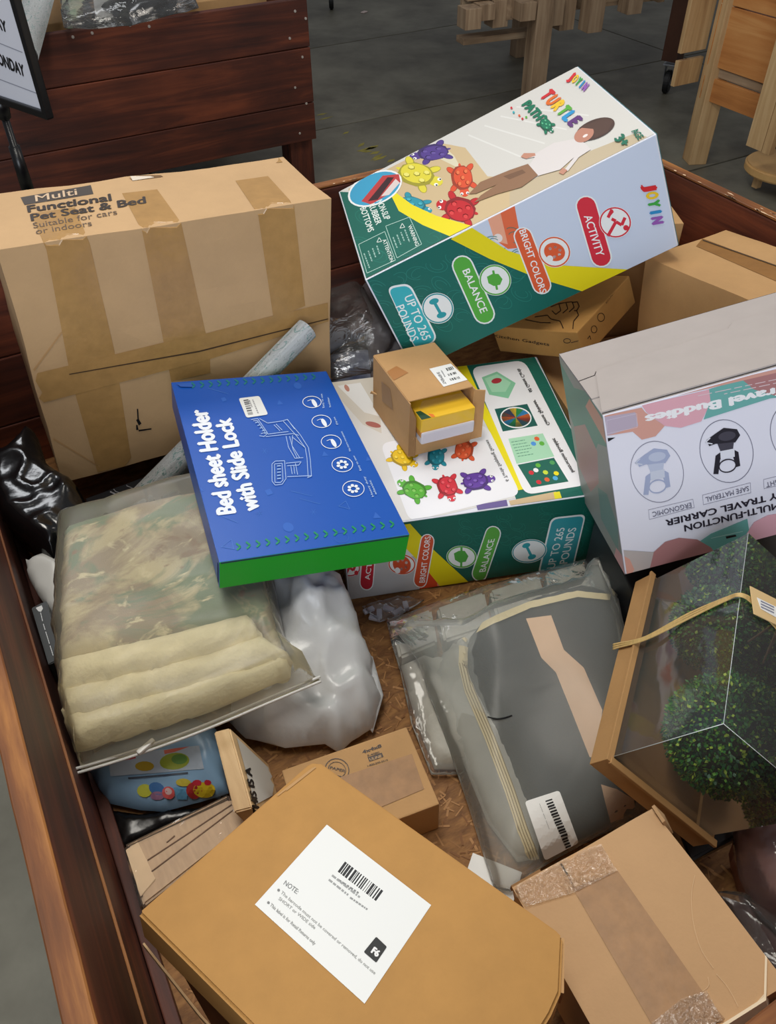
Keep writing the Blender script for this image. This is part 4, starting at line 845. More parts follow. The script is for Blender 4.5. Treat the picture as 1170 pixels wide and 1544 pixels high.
t, bd = carton('tapebox', 'taped_carton', 'brown carton with one wide tape strip against the right bin wall', 'box', CARD, warp=.003, cuts=6, d=(.33, .2171, .40), c=[1.298 - .0, .906, .583])
S = Sheet([1.298, .906, .583], B['tapebox'][1], (.33, .2171, .40), 'top', None, zoomf(900, 240, 4.333)); S.m = -.01
bv = bvh_of(bd); zt = zoomf(900, 240, 4.333)
drape('packing_tape', bv, [([zt(*p) for p in ((590, 545), (690, 520), (1400, 790), (1400, 900))], TAPE_DARK)], t, s=14)
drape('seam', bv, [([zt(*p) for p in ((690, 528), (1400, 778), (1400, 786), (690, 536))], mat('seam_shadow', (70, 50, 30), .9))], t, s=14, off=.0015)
sl = slab('brown_carton', (1.15, 1.10, .415), (.28, .24, .172), CARD, None, yawM(-.28), .003, warp=.002, cuts=4); tag(sl, 'plain brown carton mostly hidden between flat turtle carton and carrier box', 'box')
sb = slab('brown_carton', (1.335, 1.265, .545), (.125, .155, .43), CARD, None, yawM(-.45), .003, warp=.001, cuts=4); tag(sb, 'small plain brown carton corner peeking out right of the leaning turtle carton', 'box')

# ---- small open carton holding a yellow pack
c0, M, d0 = B['small']; t = thing('open_carton', 'small open brown carton with a barcode sticker, standing on the flat turtle carton', 'box', c0); th = .0025
def wall(name, x, y, z, dx, dy, dz, m=CARD): 
    return slab(name, W('small', x, y, z), (dx, dy, dz), m, t, M, .0008, warp=.0)
dx, dy, dz = d0
tp = wall('top_panel', 0, .04, 1, dx, dy * .96, th); wall('bottom_panel', 0, 0, -1, dx, dy, th); wall('side_panel', -1, 0, 0, th, dy, dz); wall('side_panel', 1, 0, 0, th, dy, dz); wall('back_panel', 0, 1, 0, dx, th, dz)
def quad(name, pts, m, parent, th=.002, label=None):
    p = [Vector(q) for q in pts]; n = (p[1] - p[0]).cross(p[-1] - p[0]).normalized() * th; k = len(p); v = p + [q - n for q in p]
    return put(name, v, [list(range(k)), list(range(k, 2 * k))[::-1]] + [[i, k + i, k + (i + 1) % k, (i + 1) % k] for i in range(k)], m, parent, label=label)
quad('lower_flap', [W('small', -1, -1.0, -1), W('small', 1, -1.0, -1), W('small', .96, -1.10, -.2), W('small', -.92, -1.10, -.2)], CARD, t)
quad('side_flap', [W('small', 1, -1, -.95), W('small', 1.30, -1.12, -.8), W('small', 1.26, -1.12, .98), W('small', 1, -1, .96)], CARD, t); quad('side_flap', [W('small', -1, -1, .95), W('small', -.86, -1.10, .5), W('small', -.86, -1.12, -.9), W('small', -1, -1, -.95)], CARD_IN, t)
quad('back_flap', [W('small', -1, .75, -.3), W('small', -1.14, .9, -.25), W('small', -1.14, .98, -.4), W('small', -1, 1, -.5)], CARD, t)
S = Sheet(c0, M, d0, 'top', None, zoomf(500, 500, 2.786)); 
S.o = S.o + S.n * .0016
S.add([(410, 160), (500, 138), (572, 206), (470, 236)], (236, 236, 236)); S.barcode((478, 158), (506, 150), (8, 12), n=12); S.barcode((486, 182), (520, 172), (6, 9), n=12); S.barcode((494, 202), (534, 192), (7, 9), n=14); S.text('SHIPMENT', (440, 176), (470, 226), (12, -3), (70, 70, 74)); S.lines((458, 168), (482, 208), (6, -2), 1, (130, 130, 134))
S.build('barcode_sticker', t, 'white barcode sticker')
S = Sheet(c0, M, d0, 'top', None, zoomf(500, 500, 2.786)); S.o = S.o + S.n * .0015; S.add([(232, 172), (272, 148), (322, 176), (262, 208)], (172, 116, 62)); S.build('tape_patch', t)
S = Sheet(c0, M, d0, 'left', None, zoomf(500, 500, 2.786)); S.o = S.o + S.n * .0015; S.add([(213, 208), (250, 240), (262, 330), (216, 290)], (158, 120, 80)); S.build('tape_patch', t)
yp = thing('yellow_pack', 'yellow shrink-wrapped pack of white discs sticking out of the small open carton', 'package', W('small', 0, -.2, .1))
YL = mat('yellow_print', (236, 190, 50), .3, coat=.4); WP = mat('disc_white', (216, 212, 220), .4)
def wl(x, y, z): return W('small', x, y, z)
pk = slab('sleeve', wl(.02, -.58, .22), (dx * .84, dy * .70, dz * .40), YL, yp, M, .002); slab('disc_stack', wl(.02, -.60, -.06), (dx * .84, dy * .72, dz * .22), WP, yp, M, .004); slab('orange_band', wl(.02, -.585, .06), (dx * .845, dy * .705, dz * .10), mat('orange_band', (206, 140, 60), .4), yp, M, .001)
yc = np.array(wl(.02, -.58, .22)); S = Sheet(yc, M, (dx * .84, dy * .70, dz * .40), 'top', None, zoomf(540, 490, 5.318))
S.add([(450, 700), (500, 690), (640, 775), (580, 790), (500, 760)], (30, 70, 44)); S.add([(560, 712), (600, 716), (632, 750), (600, 748)], (226, 120, 40)); S.text('Ellenaik', (825, 690), (650, 728), (4, 13), (150, 110, 30)); S.build('printed_panel', yp)
put('shrink_film', [wl(-.86, -1.02, .46), wl(.88, -1.02, .46), wl(.9, -1.04, .0), wl(-.86, -1.04, .0), wl(.9, -.8, .74), wl(-.5, -.8, .78)], [[0, 1, 2, 3], [0, 5, 4, 1]], film('shrink', (240, 240, 240), .03, .08, (40, .25)), yp)

# ---- big shipping carton with the white F6 label
c0, M, d0 = B['F6']; t = thing('shipping_carton', 'large flat golden-brown carton with white note label in the foreground', 'box', c0); LX, LY = d0[0], d0[1]
# lid: chamfered right corner, upright skirt
def lidpts(z): return [W('F6', x, y, z) for x, y in ((-1, -.985), (-.985, -1), (1, -1), (1, .42), (.985, .60), (.85, .985), (.80, 1), (-.94, 1), (-1, .94))]
a, b_ = lidpts(1), lidpts(-1); k = len(a)
bm = bmesh.new(); va = [bm.verts.new(p) for p in a]; vb = [bm.verts.new(p) for p in b_]; bm.faces.new(va); bm.faces.new(vb[::-1])
for i in range(k): bm.faces.new([va[i], vb[i], vb[(i + 1) % k], va[(i + 1) % k]])
bmesh.ops.recalc_face_normals(bm, faces=bm.faces[:]); bmesh.ops.bevel(bm, geom=[e for e in bm.edges if e.calc_face_angle(0) > .7], offset=.003, segments=3, affect='EDGES')
lid = frombm('lid', bm, CARD_GOLD, t)
quad('folded_corner', [W('F6', .98, .62, .75), W('F6', .84, .99, .75), W('F6', .80, 1.01, .2), W('F6', .97, .66, -.6)], CARD, t, .003)
Mz = yawM(math.atan2(M[1][0], M[0][0])); bc = Vector(c0) + Vector((0.004, -.002, 0)); bh = .585 - ZF - .03
for nm, x, y, sx, sy in (('side_wall', -.94, 0, .004, LY * .90), ('side_wall', .93, 0, .004, LY * .90), ('side_wall', 0, .9, LX * .92, .004), ('side_wall', 0, -.92, LX * .92, .004)):
    pp = W('F6', x, y, 0); slab(nm, (pp.x, pp.y, .345 + .275 / 2), (sx, sy, .275), CARD, t, Mz)
quad('inner_rim', [W('F6', -1.0, -1.0, -1.5), W('F6', -.5, -1.03, -2.3), W('F6', .9, -1.03, -3.4), W('F6', .9, -1.03, -3.65), W('F6', -.5, -1.03, -2.55), W('F6', -1.0, -1.0, -1.75)], CARD_PALE, t, .002)
z5 = zoomf(180, 1060, 2.34); S = Sheet(c0, M, d0, 'top', None, z5)
S.add([(732, 430), (1100, 714), (865, 1062), (478, 712)], (238, 240, 238)); GY = (124, 126, 126)
S.barcode((770, 596), (905, 700), (26, -36), n=34); S.lines((768, 626), (880, 700), (5, -8), 1, (130, 132, 132)); S.text('NOTE:', (578, 640), (626, 676), (10, -14), GY); S.lines((748, 612), (846, 690), (6, -8), 2, (160, 162, 162))
S.lines((812, 690), (884, 740), (5, -7), 1, (150, 152, 152)); S.text('The barcode must not be covered or removed, do not use', (568, 672), (900, 960), (7, -9), (158, 160, 158)); S.text('SHORT or WIDE side', (560, 694), (688, 800), (7, -9), (150, 152, 150), .01); S.text('This label is for Retail Returns only', (530, 716), (688, 856), (7, -9), (158, 160, 158))
for p in ((562, 662), (526, 706)): S.add(ell(p[0], p[1], 5, 5, n=10), GY, False)
S.add(rrect([(906, 826), (944, 862), (906, 918), (862, 880)], 5), (26, 28, 28)); S.text('F6', (886, 880), (910, 899), (13, -19), (240, 240, 240), .06)
S.build('note_label', t, 'white note label with barcode')
bv = bvh_of(lid); drape('crease', bv, [([z5(*p) for p in ((704, 212), (708, 216), (560, 330), (556, 326))], CARD), ([z5(*p) for p in ((690, 226), (694, 230), (590, 312), (586, 308))], CARD)], t)

# ---- lower right carton with tape
c0, M, d0 = B['box3']; DX, DY = d0[0], d0[1]
t = thing('taped_carton', 'pale brown carton with broken clear tape in the lower right corner', 'box', c0)
c3 = list(W('box3', 0, 0, -.05)); bd = slab('carton_body', c3, (DX, DY, .20), CARD_MID, t, M, .003, warp=.0025, cuts=10)
bv = bvh_of(bd); z6 = zoomf(680, 1180, 2.388)
drape('packing_tape', bv, [([z6(*p) for p in ((438, 380), (600, 318), (905, 752), (1000, 869), (760, 900), (722, 869))], TAPE_OLD)], t)
drape('clear_tape', bv, [([z6(*p) for p in ((300, 340), (430, 262), (540, 222), (585, 300), (600, 320), (440, 400), (270, 450), (215, 380))], film('clear_tape', (236, 220, 196), .18, .12, (90, .8)))], t, off=.002)
drape('clear_tape', bv, [([z6(*p) for p in ((720, 869), (830, 780), (920, 750), (1000, 900), (800, 930))], film('clear_tape', (236, 220, 196), .18, .12, (90, .8)))], t, off=.002)
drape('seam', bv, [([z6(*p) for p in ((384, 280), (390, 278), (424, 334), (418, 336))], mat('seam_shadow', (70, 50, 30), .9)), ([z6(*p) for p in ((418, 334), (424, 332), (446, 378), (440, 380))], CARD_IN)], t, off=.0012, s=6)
for q in (((878, 335), (866, 400), (868, 470), (880, 540), (905, 610), (945, 670)), ((955, 690), (990, 730), (1015, 770), (1034, 808)), ((925, 700), (928, 730), (905, 752), (870, 760))): drape('crease', bv, [(ribbon([z6(*tuple(p)[:2]) for p in cr([(a_, b_, 0) for a_, b_ in q], 5)], 1.0), mat('crease_pale', (212, 178, 136), .8))], t, s=6)
quad('torn_flap', [W('box3', .99, 1.0, 1.02), W('box3', 1.06, .9, .9), W('box3', 1.04, .72, .8), W('box3', .98, .8, 1.0)], CARD_MID, t, .004)
quad('bent_edge', [W('box3', -.4, -1.0, .98), W('box3', .7, -1.0, .98), W('box3', 1.0, -.72, .96), W('box3', 1.03, -.74, .72), W('box3', .72, -1.06, .74), W('box3', -.4, -1.06, .74)], mat('pale_edge', (232, 212, 180), .7), t, .003)
quad('side_flap', [W('box3', -1, 1.0, .94), W('box3', -1, 1.06, .72), W('box3', -.6, 1.03, .55), W('box3', -.6, 1.0, .95)], CARD_IN, t, .003)

# ---- little 4x4x8 carton
t, bd = carton('b448', 'mailing_carton', 'small brown 4x4x8 mailing carton on the strand board, behind the note-label carton', 'box', CARD, warp=0)
S = Sheet(*B['b448'], 'top', None, z5); IK = (58, 38, 22)
S.text('4x4x8', (858, 180), (926, 156), (-3, -11), IK, .04); S.text('S-4080', (876, 190), (918, 178), (-2, -7), IK, .01); S.add([(876, 192), (926, 176), (932, 190), (882, 208)], IK); S.text('ULINE', (884, 204), (926, 192), (-2, -9), (186, 148, 98), .02); S.text('1-800-295-5510', (876, 226), (948, 204), (-2, -6), IK)
S.ring(768, 236, 44, 40, 3, IK, 20); S.ring(768, 236, 32, 28, 2, IK, 20); S.text('PAPER', (742, 232), (796, 246), (3, -9), IK, .02); S.line([(745, 250), (790, 262)], 2.5, IK)
S.add([(750, 272), (1032, 180), (1075, 304), (800, 420)], TAPE_OLD); S.build('printed_top', t)
# ---------------------------------------------------------------- soft goods
# ---- camouflage fleece blanket folded in a zip bag
def camo():
    m = bpy.data.materials.new('camouflage_fleece'); m.use_nodes = True; nt = m.node_tree; N = nt.nodes; L = nt.links; b = N['Principled BSDF']; b.inputs['Roughness'].default_value = .95
    tc = N.new('ShaderNodeTexCoord'); prev = None
    base = (206, 192, 152)
    for sc_, lo, hi, col, off in ((5, .47, .56, (156, 138, 112), 0), (6, .50, .57, (112, 134, 104), 3.3), (11, .60, .66, (140, 112, 84), 7.1), (16, .60, .66, (226, 214, 172), 5.2)):
        mp = N.new('ShaderNodeMapping'); mp.inputs['Location'].default_value = (off, off * 2, off); mp.inputs['Scale'].default_value = (1, 1.5, 1); L.new(tc.outputs['Object'], mp.inputs[0])
        n = N.new('ShaderNodeTexNoise'); n.inputs['Scale'].default_value = sc_; n.inputs['Detail'].default_value = 9; n.inputs['Roughness'].default_value = .62; n.inputs['Distortion'].default_value = .6; L.new(mp.outputs[0], n.inputs['Vector'])
        r = N.new('ShaderNodeMapRange'); r.inputs['From Min'].default_value = lo; r.inputs['From Max'].default_value = hi; L.new(n.outputs[0], r.inputs['Value'])
        mx = N.new('ShaderNodeMix'); mx.data_type = 'RGBA'; L.new(r.outputs[0], mx.inputs['Factor'])
        if prev is None: mx.inputs['A'].default_value = lin(base) + (1,)
        else: L.new(prev, mx.inputs['A'])
        mx.inputs['B'].default_value = lin(col) + (1,); prev = mx.outputs['Result']
    L.new(prev, b.inputs['Base Color']); n = N.new('ShaderNodeTexNoise'); n.inputs['Scale'].default_value = 260; bu = N.new('ShaderNodeBump'); bu.inputs['Strength'].default_value = .5; bu.inputs['Distance'].default_value = .003; L.new(n.outputs[0], bu.inputs['Height']); L.new(bu.outputs[0], b.inputs['Normal']); return m
CAMO = camo(); FLEECE = mat('cream_fleece', (226, 214, 172), .95, var=(30, .10), bump=(150, .8))
t = thing('folded_blanket', 'camouflage fleece blanket with cream lining folded inside a zip bag, left side', 'blanket', P(260, 930, .5))
bag('camouflage_top', [(100, 816, .497), (200, 784, .505), (290, 764, .51), (368, 756, .50), (390, 810, .49), (402, 890, .485), (426, 985, .473), (385, 952, .485), (250, 985, .487), (96, 1024, .487), (94, 930, .488)], .054, CAMO, t, edge=.03, wr=lambda x, y, d: .004 * noise.noise(Vector((x * 10, y * 10, 1))), bottom=.455)
for k, (a, z_, th_) in enumerate((([(94, 1012), (250, 975), (386, 940), (400, 975), (270, 1020), (96, 1060)], .487, .046), ([(95, 1052), (270, 1012), (400, 972), (442, 1000), (280, 1052), (98, 1098)], .476, .040), ([(97, 1090), (280, 1044), (440, 998), (438, 1022), (290, 1080), (104, 1138)], .462, .036))):
    bag('cream_fold', [(x, y, z_) for x, y in a], th_, FLEECE, t, s=.010, edge=.022, wr=lambda x, y, d, k=k: .006 * noise.noise(Vector((x * 22, y * 30, 5 + k))) + .003 * ridge(x, y, 16, k, (1, 3), .3), bottom=.452 - .004 * k, label='cream folded edge')
ZB = film('zip_bag_film', (226, 222, 204), .22, .30, (7, .5), 1.3)
ob = [(95, 804, .503), (150, 789, .508), (290, 751, .515), (372, 742, .505), (398, 800, .495), (414, 880, .488), (434, 985, .478), (484, 1027, .468), (400, 1062, .463), (300, 1104, .458), (200, 1140, .454), (105, 1169, .450), (96, 1080, .465), (87, 960, .482), (90, 880, .490)]
t = bag('zip_bag', ob, .076, ZB, None, s=.012, edge=.026, wr=lambda x, y, d: .004 * noise.noise(Vector((x * 10, y * 10, 1))) + .0035 * ridge(x, y, 5, 2, (1, 2.5), .3), bottom=.447); tag(t, 'frosted zip bag with white slider edge around the camouflage blanket', 'bag')
for q in (0, 1):
    e = [P(x - q * 1, y - q * 7, z + .003 + .003 * q) for x, y, z in ((484, 1027, .468), (400, 1062, .463), (300, 1104, .458), (200, 1140, .454), (105, 1169, .450))]
    tube('zip_ridge', cr(e), .0022, mat('zip_plastic', (226, 226, 222), .25), t)
slab('zip_slider', P(220, 1126, .463), (.03, .008, .008), mat('zip_plastic', (226, 226, 222), .25), t, yawM(.35), .003)
BLKP = mat('dark_sheet_film', (16, 15, 16), .25, bump=(30, .5))
# ---- white poly bag
WB = mat('white_poly', (206, 208, 210), .30, spec=.6, bump=(26, .9))
t = bag('white_poly_bag', [(405, 880, .44), (470, 866, .45), (516, 876, .44), (530, 905, .43), (548, 965, .41), (562, 992, .39), (560, 1020, .38), (575, 1050, .36), (562, 1098, .345), (530, 1118, .345), (512, 1136, .345), (490, 1122, .35), (430, 1128, .35), (370, 1112, .36), (345, 1088, .37), (360, 1040, .38), (400, 980, .40)], .078, WB, None, s=.009, edge=.07,
        wr=lambda x, y, d: .030 * ridge(x, y, 9, 3.1, (1, .4), 1.0) + .014 * ridge(x, y, 20, 8.2, (1, .4), .6) + .012 * ridge(x, y, 13, 5.5, (1, .4), -.5) - .02, bottom=ZF + .004)
tag(t, 'glossy white plastic bag bulging between the zip bag and the strand board', 'bag')
bag('loose_corner', [(552, 985, .385), (562, 990, .38), (578, 1048, .36), (562, 1105, .34), (545, 1085, .36)], .004, WB, t, s=.008, edge=.01)
# ---- pale blue toy pouch
PB = mat('pale_blue_film', (140, 178, 212), .30, spec=.6, bump=(12, .5), var=(5, .12))
t = bag('toy_pouch', [(128, 1150, .375), (200, 1110, .385), (300, 1085, .39), (326, 1100, .385), (336, 1150, .37), (345, 1196, .352), (300, 1210, .345), (246, 1224, .340), (212, 1222, .340), (166, 1212, .343), (150, 1190, .35)], .03, PB, None, s=.010, edge=.03, wr=lambda x, y, d: .004 * ridge(x, y, 14, 4), bottom=ZF + .004); tag(t, 'pale blue plastic pouch printed with bright bath toys, below the zip bag', 'bag')
bv = bvh_of(t); z7 = zoomf(120, 1080, 4.875); zz = lambda *pp: [z7(*p) for p in pp]
pr = [(zz((215, 330), (560, 250), (880, 215), (915, 385), (640, 410), (230, 440)), ink((176, 190, 206))), (zz((250, 320), (410, 290), (415, 308), (262, 335)), ink((196, 40, 60))),
      (zz((620, 250), (700, 235), (810, 222), (700, 262), (625, 278)), ink((216, 110, 90))), ([z7(*p) for p in ell(700, 330, 110, 62, -6, 18)], ink((150, 164, 50))), ([z7(*p) for p in ell(735, 315, 60, 38, 0, 14)], ink((96, 140, 60))), ([z7(*p) for p in ell(480, 365, 70, 36, 0, 14)], ink((176, 150, 40))),
      (zz((360, 448), (800, 410), (802, 422), (362, 460)), ink((70, 80, 96))), ([z7(*p) for p in ell(480, 545, 56, 48, 0, 14)], ink((196, 200, 70))), ([z7(*p) for p in ell(570, 530, 60, 44, 20, 14)], ink((60, 110, 170))), ([z7(*p) for p in ell(575, 582, 52, 30, 0, 14)], ink((150, 110, 140))), ([z7(*p) for p in ell(655, 560, 46, 44, 0, 14)], ink((210, 90, 90))), ([z7(*p) for p in ell(655, 550, 26, 24, 0, 12)], ink((220, 190, 190))),
      (zz((690, 520), (800, 520), (790, 605), (720, 605)), ink((100, 160, 200))), ([z7(*p) for p in ell(765, 485, 56, 28, 0, 12)], ink((196, 180, 60))), ([z7(*p) for p in ell(845, 540, 60, 60, 0, 14)], ink((170, 50, 50))), ([z7(*p) for p in ell(920, 535, 84, 56, 0, 14)], ink((214, 186, 40))), ([z7(*p) for p in ell(865, 485, 34, 22, 0, 10)], ink((190, 40, 60))), ([z7(*p) for p in ell(945, 482, 28, 20, 0, 10)], ink((190, 40, 60)))]
drape('printed_toys', bv, pr, t, s=5, off=.0012)
t = bag('dark_gap_sheet', [(165, 1222, .335), (210, 1228, .337), (300, 1218, .337), (346, 1203, .337), (338, 1216, .335), (262, 1246, .333), (196, 1272, .333), (182, 1282, .333), (172, 1250, .333)], .008, BLKP, None, s=.008, edge=.015, wr=lambda x, y, d: .003 * ridge(x, y, 26, 2), bottom=ZF + .002); tag(t, 'thin black plastic sheet added to fill the dark gap between pale blue pouch and plaque', 'package')  # dark sheet added to fill the dark area below the pouch
# ---- wooden sign with a white face
WD = RAWWOOD[1]
A = [P(322, 1103, .46), P(346, 1097, .46), P(380, 1218, .46), P(353, 1225, .46)]; Bm = [P(375, 1160, .34), P(405, 1152, .34), P(440, 1270, .34), P(410, 1280, .34)]
t = thing('wooden_sign', 'wooden block sign with white lettered face, standing between pouch and white bag', 'sign', P(365, 1180, .4)); wb = hexa('board', A, Bm, WD, t)
bv = bvh_of(wb)
drape('white_face', bv, [([(356, 1112), (415, 1168), (410, 1200), (384, 1214)], mat('sign_face', (208, 206, 198), .6))], t, s=5)
text_on('printed_letters', bv, [('THIS IS A', (392, 1232), (376, 1158), (-9, -2), BLACK, .05)], t)
# ---- shrink-wrapped wooden frame
t = thing('wooden_plaque', 'pale wooden plaque in shrink wrap, partly under the note-label carton', 'plaque', P(270, 1280, .39)); zq = .398
q4 = [P(192, 1276, zq), P(346, 1204, zq), P(395, 1225, zq), P(216, 1366, zq)]; hexa('board', q4, [p - Vector((0, 0, .045)) for p in q4], mat('pale_plaque', (194, 164, 130), .6, var=(20, .12), stretch=(6, 1, 1)), t, .003)
up = Vector((0, 0, .0015)); zf = zoomf(120, 1080, 4.875)
hexa('frame_strip', [P(*zf(340, 985), zq) + up, P(*zf(430, 925), zq) + up, P(*zf(560, 1200), zq) + up, P(*zf(450, 1330), zq) + up], [P(*zf(340, 985), zq), P(*zf(430, 925), zq), P(*zf(560, 1200), zq), P(*zf(450, 1330), zq)], mat('pale_strip', (216, 188, 150), .55, var=(16, .1)), t, .0006)
for a, b_ in (((500, 1060), (1120, 650)), ((520, 1150), (1130, 690)), ((640, 930), (700, 880))): 
    tube('groove', [P(*zf(*a), zq) + up * .3, P(*zf(*b_), zq) + up * .3], .0011, mat('groove_dark', (120, 90, 66), .8), t, 5)
SHR = film('shrink_wrap', (236, 236, 236), .04, .08, (16, .35), 1.4)
q5 = [P(186, 1276, zq), P(346, 1198, zq), P(402, 1224, zq), P(212, 1372, zq)]; hexa('shrink_wrap', [p + Vector((0, 0, .005)) for p in q5], [p - Vector((0, 0, .05)) for p in q5], SHR, t, .004)
# ---- black poly bag and neighbours at the left wall
BP = mat('black_poly', (14, 15, 17), .16, spec=.7, bump=(20, .7))
t = bag('black_poly_bag', [(-40, 700, .49), (0, 682, .50), (14, 690, .50), (30, 672, .51), (46, 652, .515), (58, 662, .51), (72, 706, .49), (100, 728, .48), (120, 742, .47), (140, 775, .45), (168, 792, .44), (150, 830, .43), (95, 846, .44), (88, 856, .44), (50, 826, .46), (0, 786, .48), (-40, 760, .48)], .045, BP, None, s=.008, edge=.03, wr=lambda x, y, d: .014 * ridge(x, y, 8, 1.7, (1, .45), .6) + .006 * ridge(x, y, 20, 4.4), bottom=.40, ); tag(t, 'crumpled glossy black plastic bag against the left bin wall', 'bag')
t = slab('black_carton', (.245, 1.25, .358), (.40, .30, .056), mat('matt_black_board', (20, 20, 23), .45), None, yawM(.04), .002); tag(t, 'flat matt black box with thin animal outline under the pet seat carton', 'box')
bv = bvh_of(t); LG = mat('faint_grey_print', (118, 118, 122), .5); z8 = zoomf(0, 640, 3.656)
poly = [(570, 335), (600, 298), (640, 290), (660, 305), (690, 318), (700, 340), (730, 352), (700, 368)]
drape('printed_outline', bv, [(ribbon([z8(*p) for p in poly], 1.4), LG), (ribbon([z8(*p) for p in ((575, 345), (600, 330), (640, 372), (700, 390))], 1.2), LG), (ribbon([z8(*p) for p in ((552, 345), (690, 412))], 2.2), LG)], t, s=4)
s2 = slab('black_carton', (.16, 1.10, .375), (.30, .06, .09), mat('matt_black_board', (20, 20, 23), .45), None, yawM(.1), .003); tag(s2, 'narrow black package lying between the black bag and the floral roll', 'box')
WI = mat('off_white_plastic', (206, 206, 202), .35, bump=(20, .3))
t = bag('white_pouch', [(40, 848, .44), (70, 838, .445), (98, 850, .44), (100, 900, .42), (96, 960, .40), (78, 925, .41), (58, 898, .42), (44, 872, .43)], .02, WI, None, s=.008, edge=.02, bottom=.38); tag(t, 'white plastic pouch squeezed between left wall and zip bag', 'bag')
drape('black_mark', bvh_of(t), [([(81, 874), (94, 872), (97, 880), (86, 878), (88, 884), (83, 882)], BLACK)], t, s=4)
A = [P(47, 916, .445), P(70, 905, .445), P(92, 993, .43), P(73, 1002, .43)]; t = thing('small_black_box', 'slim black box with small white shield emblem beside the left wall', 'box', P(68, 955, .42)); bb = hexa('box_body', A, [p - Vector((0.0, .004, .05)) for p in A], mat('dark_box_board', (34, 38, 38), .4), t, .0015); bv = bvh_of(bb)
drape('shield_emblem', bv, [([(54, 917), (63, 913), (65, 918), (62, 923), (58, 922)], mat('print_white', (222, 224, 224), .5))], t, s=4)
text_on('printed_text', bv, [('---', (60, 925), (63, 938), (5, -2), MATS['print_white'], .03), ('--- ------ -----', (64, 942), (79, 990), (5, -2), MATS['print_white'], .03)], t)
# ---- floral paper roll, lying from behind the blanket up to the pet seat carton
def floral():
    m = bpy.data.materials.new('floral_paper'); m.use_nodes = True; nt = m.node_tree; N = nt.nodes; L = nt.links; b = N['Principled BSDF']; b.inputs['Roughness'].default_value = .4
    tc = N.new('ShaderNodeTexCoord'); mp = N.new('ShaderNodeMapping'); mp.inputs['Scale'].default_value = (40, 40, 20); L.new(tc.outputs['Object'], mp.inputs[0])
    v = N.new('ShaderNodeTexNoise'); v.inputs['Scale'].default_value = 1.1; v.inputs['Detail'].default_value = 2; v.inputs['Distortion'].default_value = 2.2; L.new(mp.outputs[0], v.inputs['Vector'])
    r = N.new('ShaderNodeValToRGB'); L.new(v.outputs[0], r.inputs[0]); e = r.color_ramp.elements; e[0].position = 0; e[0].color = lin((240, 243, 243)) + (1,); e[1].position = 1; e[1].color = lin((240, 243, 243)) + (1,)
    for p, c in ((.47, (240, 243, 243)), (.478, (130, 138, 134)), (.486, (240, 243, 243)), (.60, (240, 243, 243)), (.612, (130, 176, 170)), (.64, (206, 228, 226)), (.66, (240, 243, 243))): q = e.new(p); q.color = lin(c) + (1,)
    L.new(r.outputs[0], b.inputs['Base Color']); return m
FLO = floral()
def roll(name, a, b, r, label, parent=None):
    a, b = Vector(a), Vector(b); t = thing(name, label, 'paper roll', a); L_ = (b - a).length; bm = bmesh.new(); n = 40
    for k in range(2):
        for i in range(n): an = 6.2832 * i / n; bm.verts.new((r * math.cos(an), r * math.sin(an), (k - .5) * L_))
    bm.verts.ensure_lookup_table()
    for i in range(n): bm.faces.new([bm.verts[i], bm.verts[(i + 1) % n], bm.verts[n + (i + 1) % n], bm.verts[n + i]])
    bmesh.ops.solidify(bm, geom=bm.faces[:], thickness=.002)
    o = frombm('paper_tube', bm, FLO, t, True); mw = Matrix.Translation((a + b) / 2) @ (b - a).to_track_quat('Z', 'Y').to_matrix().to_4x4(); o.matrix_basis = mw
    bm = bmesh.new(); bmesh.ops.create_cone(bm, cap_ends=True, segments=24, radius1=r * .86, radius2=r * .86, depth=L_ - .012); o2 = frombm('core', bm, mat('roll_core', (196, 200, 200), .7), t); o2.matrix_basis = mw
    return t
ru = PY(463, 496, 1.366); rl = P(200, 765, .468)
roll('floral_roll', rl + (rl - ru) * .12, ru, .0235, 'floral patterned paper roll lying under the blue box, tip leaning on pet seat carton')

# ---- frosted bag with the dark seat cushion, and the clear bag of grey blocks behind it
GB_ = mat('grey_foam', (176, 172, 160), .6, var=(14, .18), bump=(90, .4))
ya = -.335; YW = yawM(ya); fx = Vector((.412, .928, 0)); ux = Vector((math.cos(ya), math.sin(ya), 0)); uy = Vector((-math.sin(ya), math.cos(ya), 0))
BLK = [[(588, 938), (652, 916), (662, 968), (600, 992)], [(656, 915), (732, 890), (744, 944), (668, 967)], [(736, 889), (815, 865), (828, 916), (750, 942)], [(820, 862), (884, 845), (896, 892), (832, 914)]]
for k, q in enumerate(BLK):
    zt_ = .372 - .003 * (k % 2); q = [(x + (2 if i in (0, 3) else -2), y) for i, (x, y) in enumerate(q)]; o = hexa('grey_block', [P(x, y, zt_) for x, y in q], [P(x, y, zt_) - Vector((0, 0, .046)) for x, y in q], GB_, None, .005)
    tag(o, ['grey foam block, leftmost in the clear bag below the flat turtle carton', 'grey foam block, second from the left in the clear bag', 'grey foam block, third from the left in the clear bag', 'grey foam block, rightmost in the clear bag near the black gap'][k], 'block', 'grey blocks in the clear bag')
o = bag('grey_block', [(604, 1004, .345), (640, 990, .345), (700, 1000, .345), (760, 1100, .345), (700, 1160, .335), (655, 1160, .335), (628, 1090, .34)], .022, GB_, None, s=.014, edge=.02, bottom=ZF + .002, wr=lambda x, y, d: .003 * noise.noise(Vector((x * 40, y * 40, 0)))); tag(o, 'flat grey foam block lying below the row of blocks, beside bare strand board', 'block', 'grey blocks in the clear bag')
CLR = film('clear_bag_film', (226, 228, 226), .07, .10, (18, .7), 1.4)
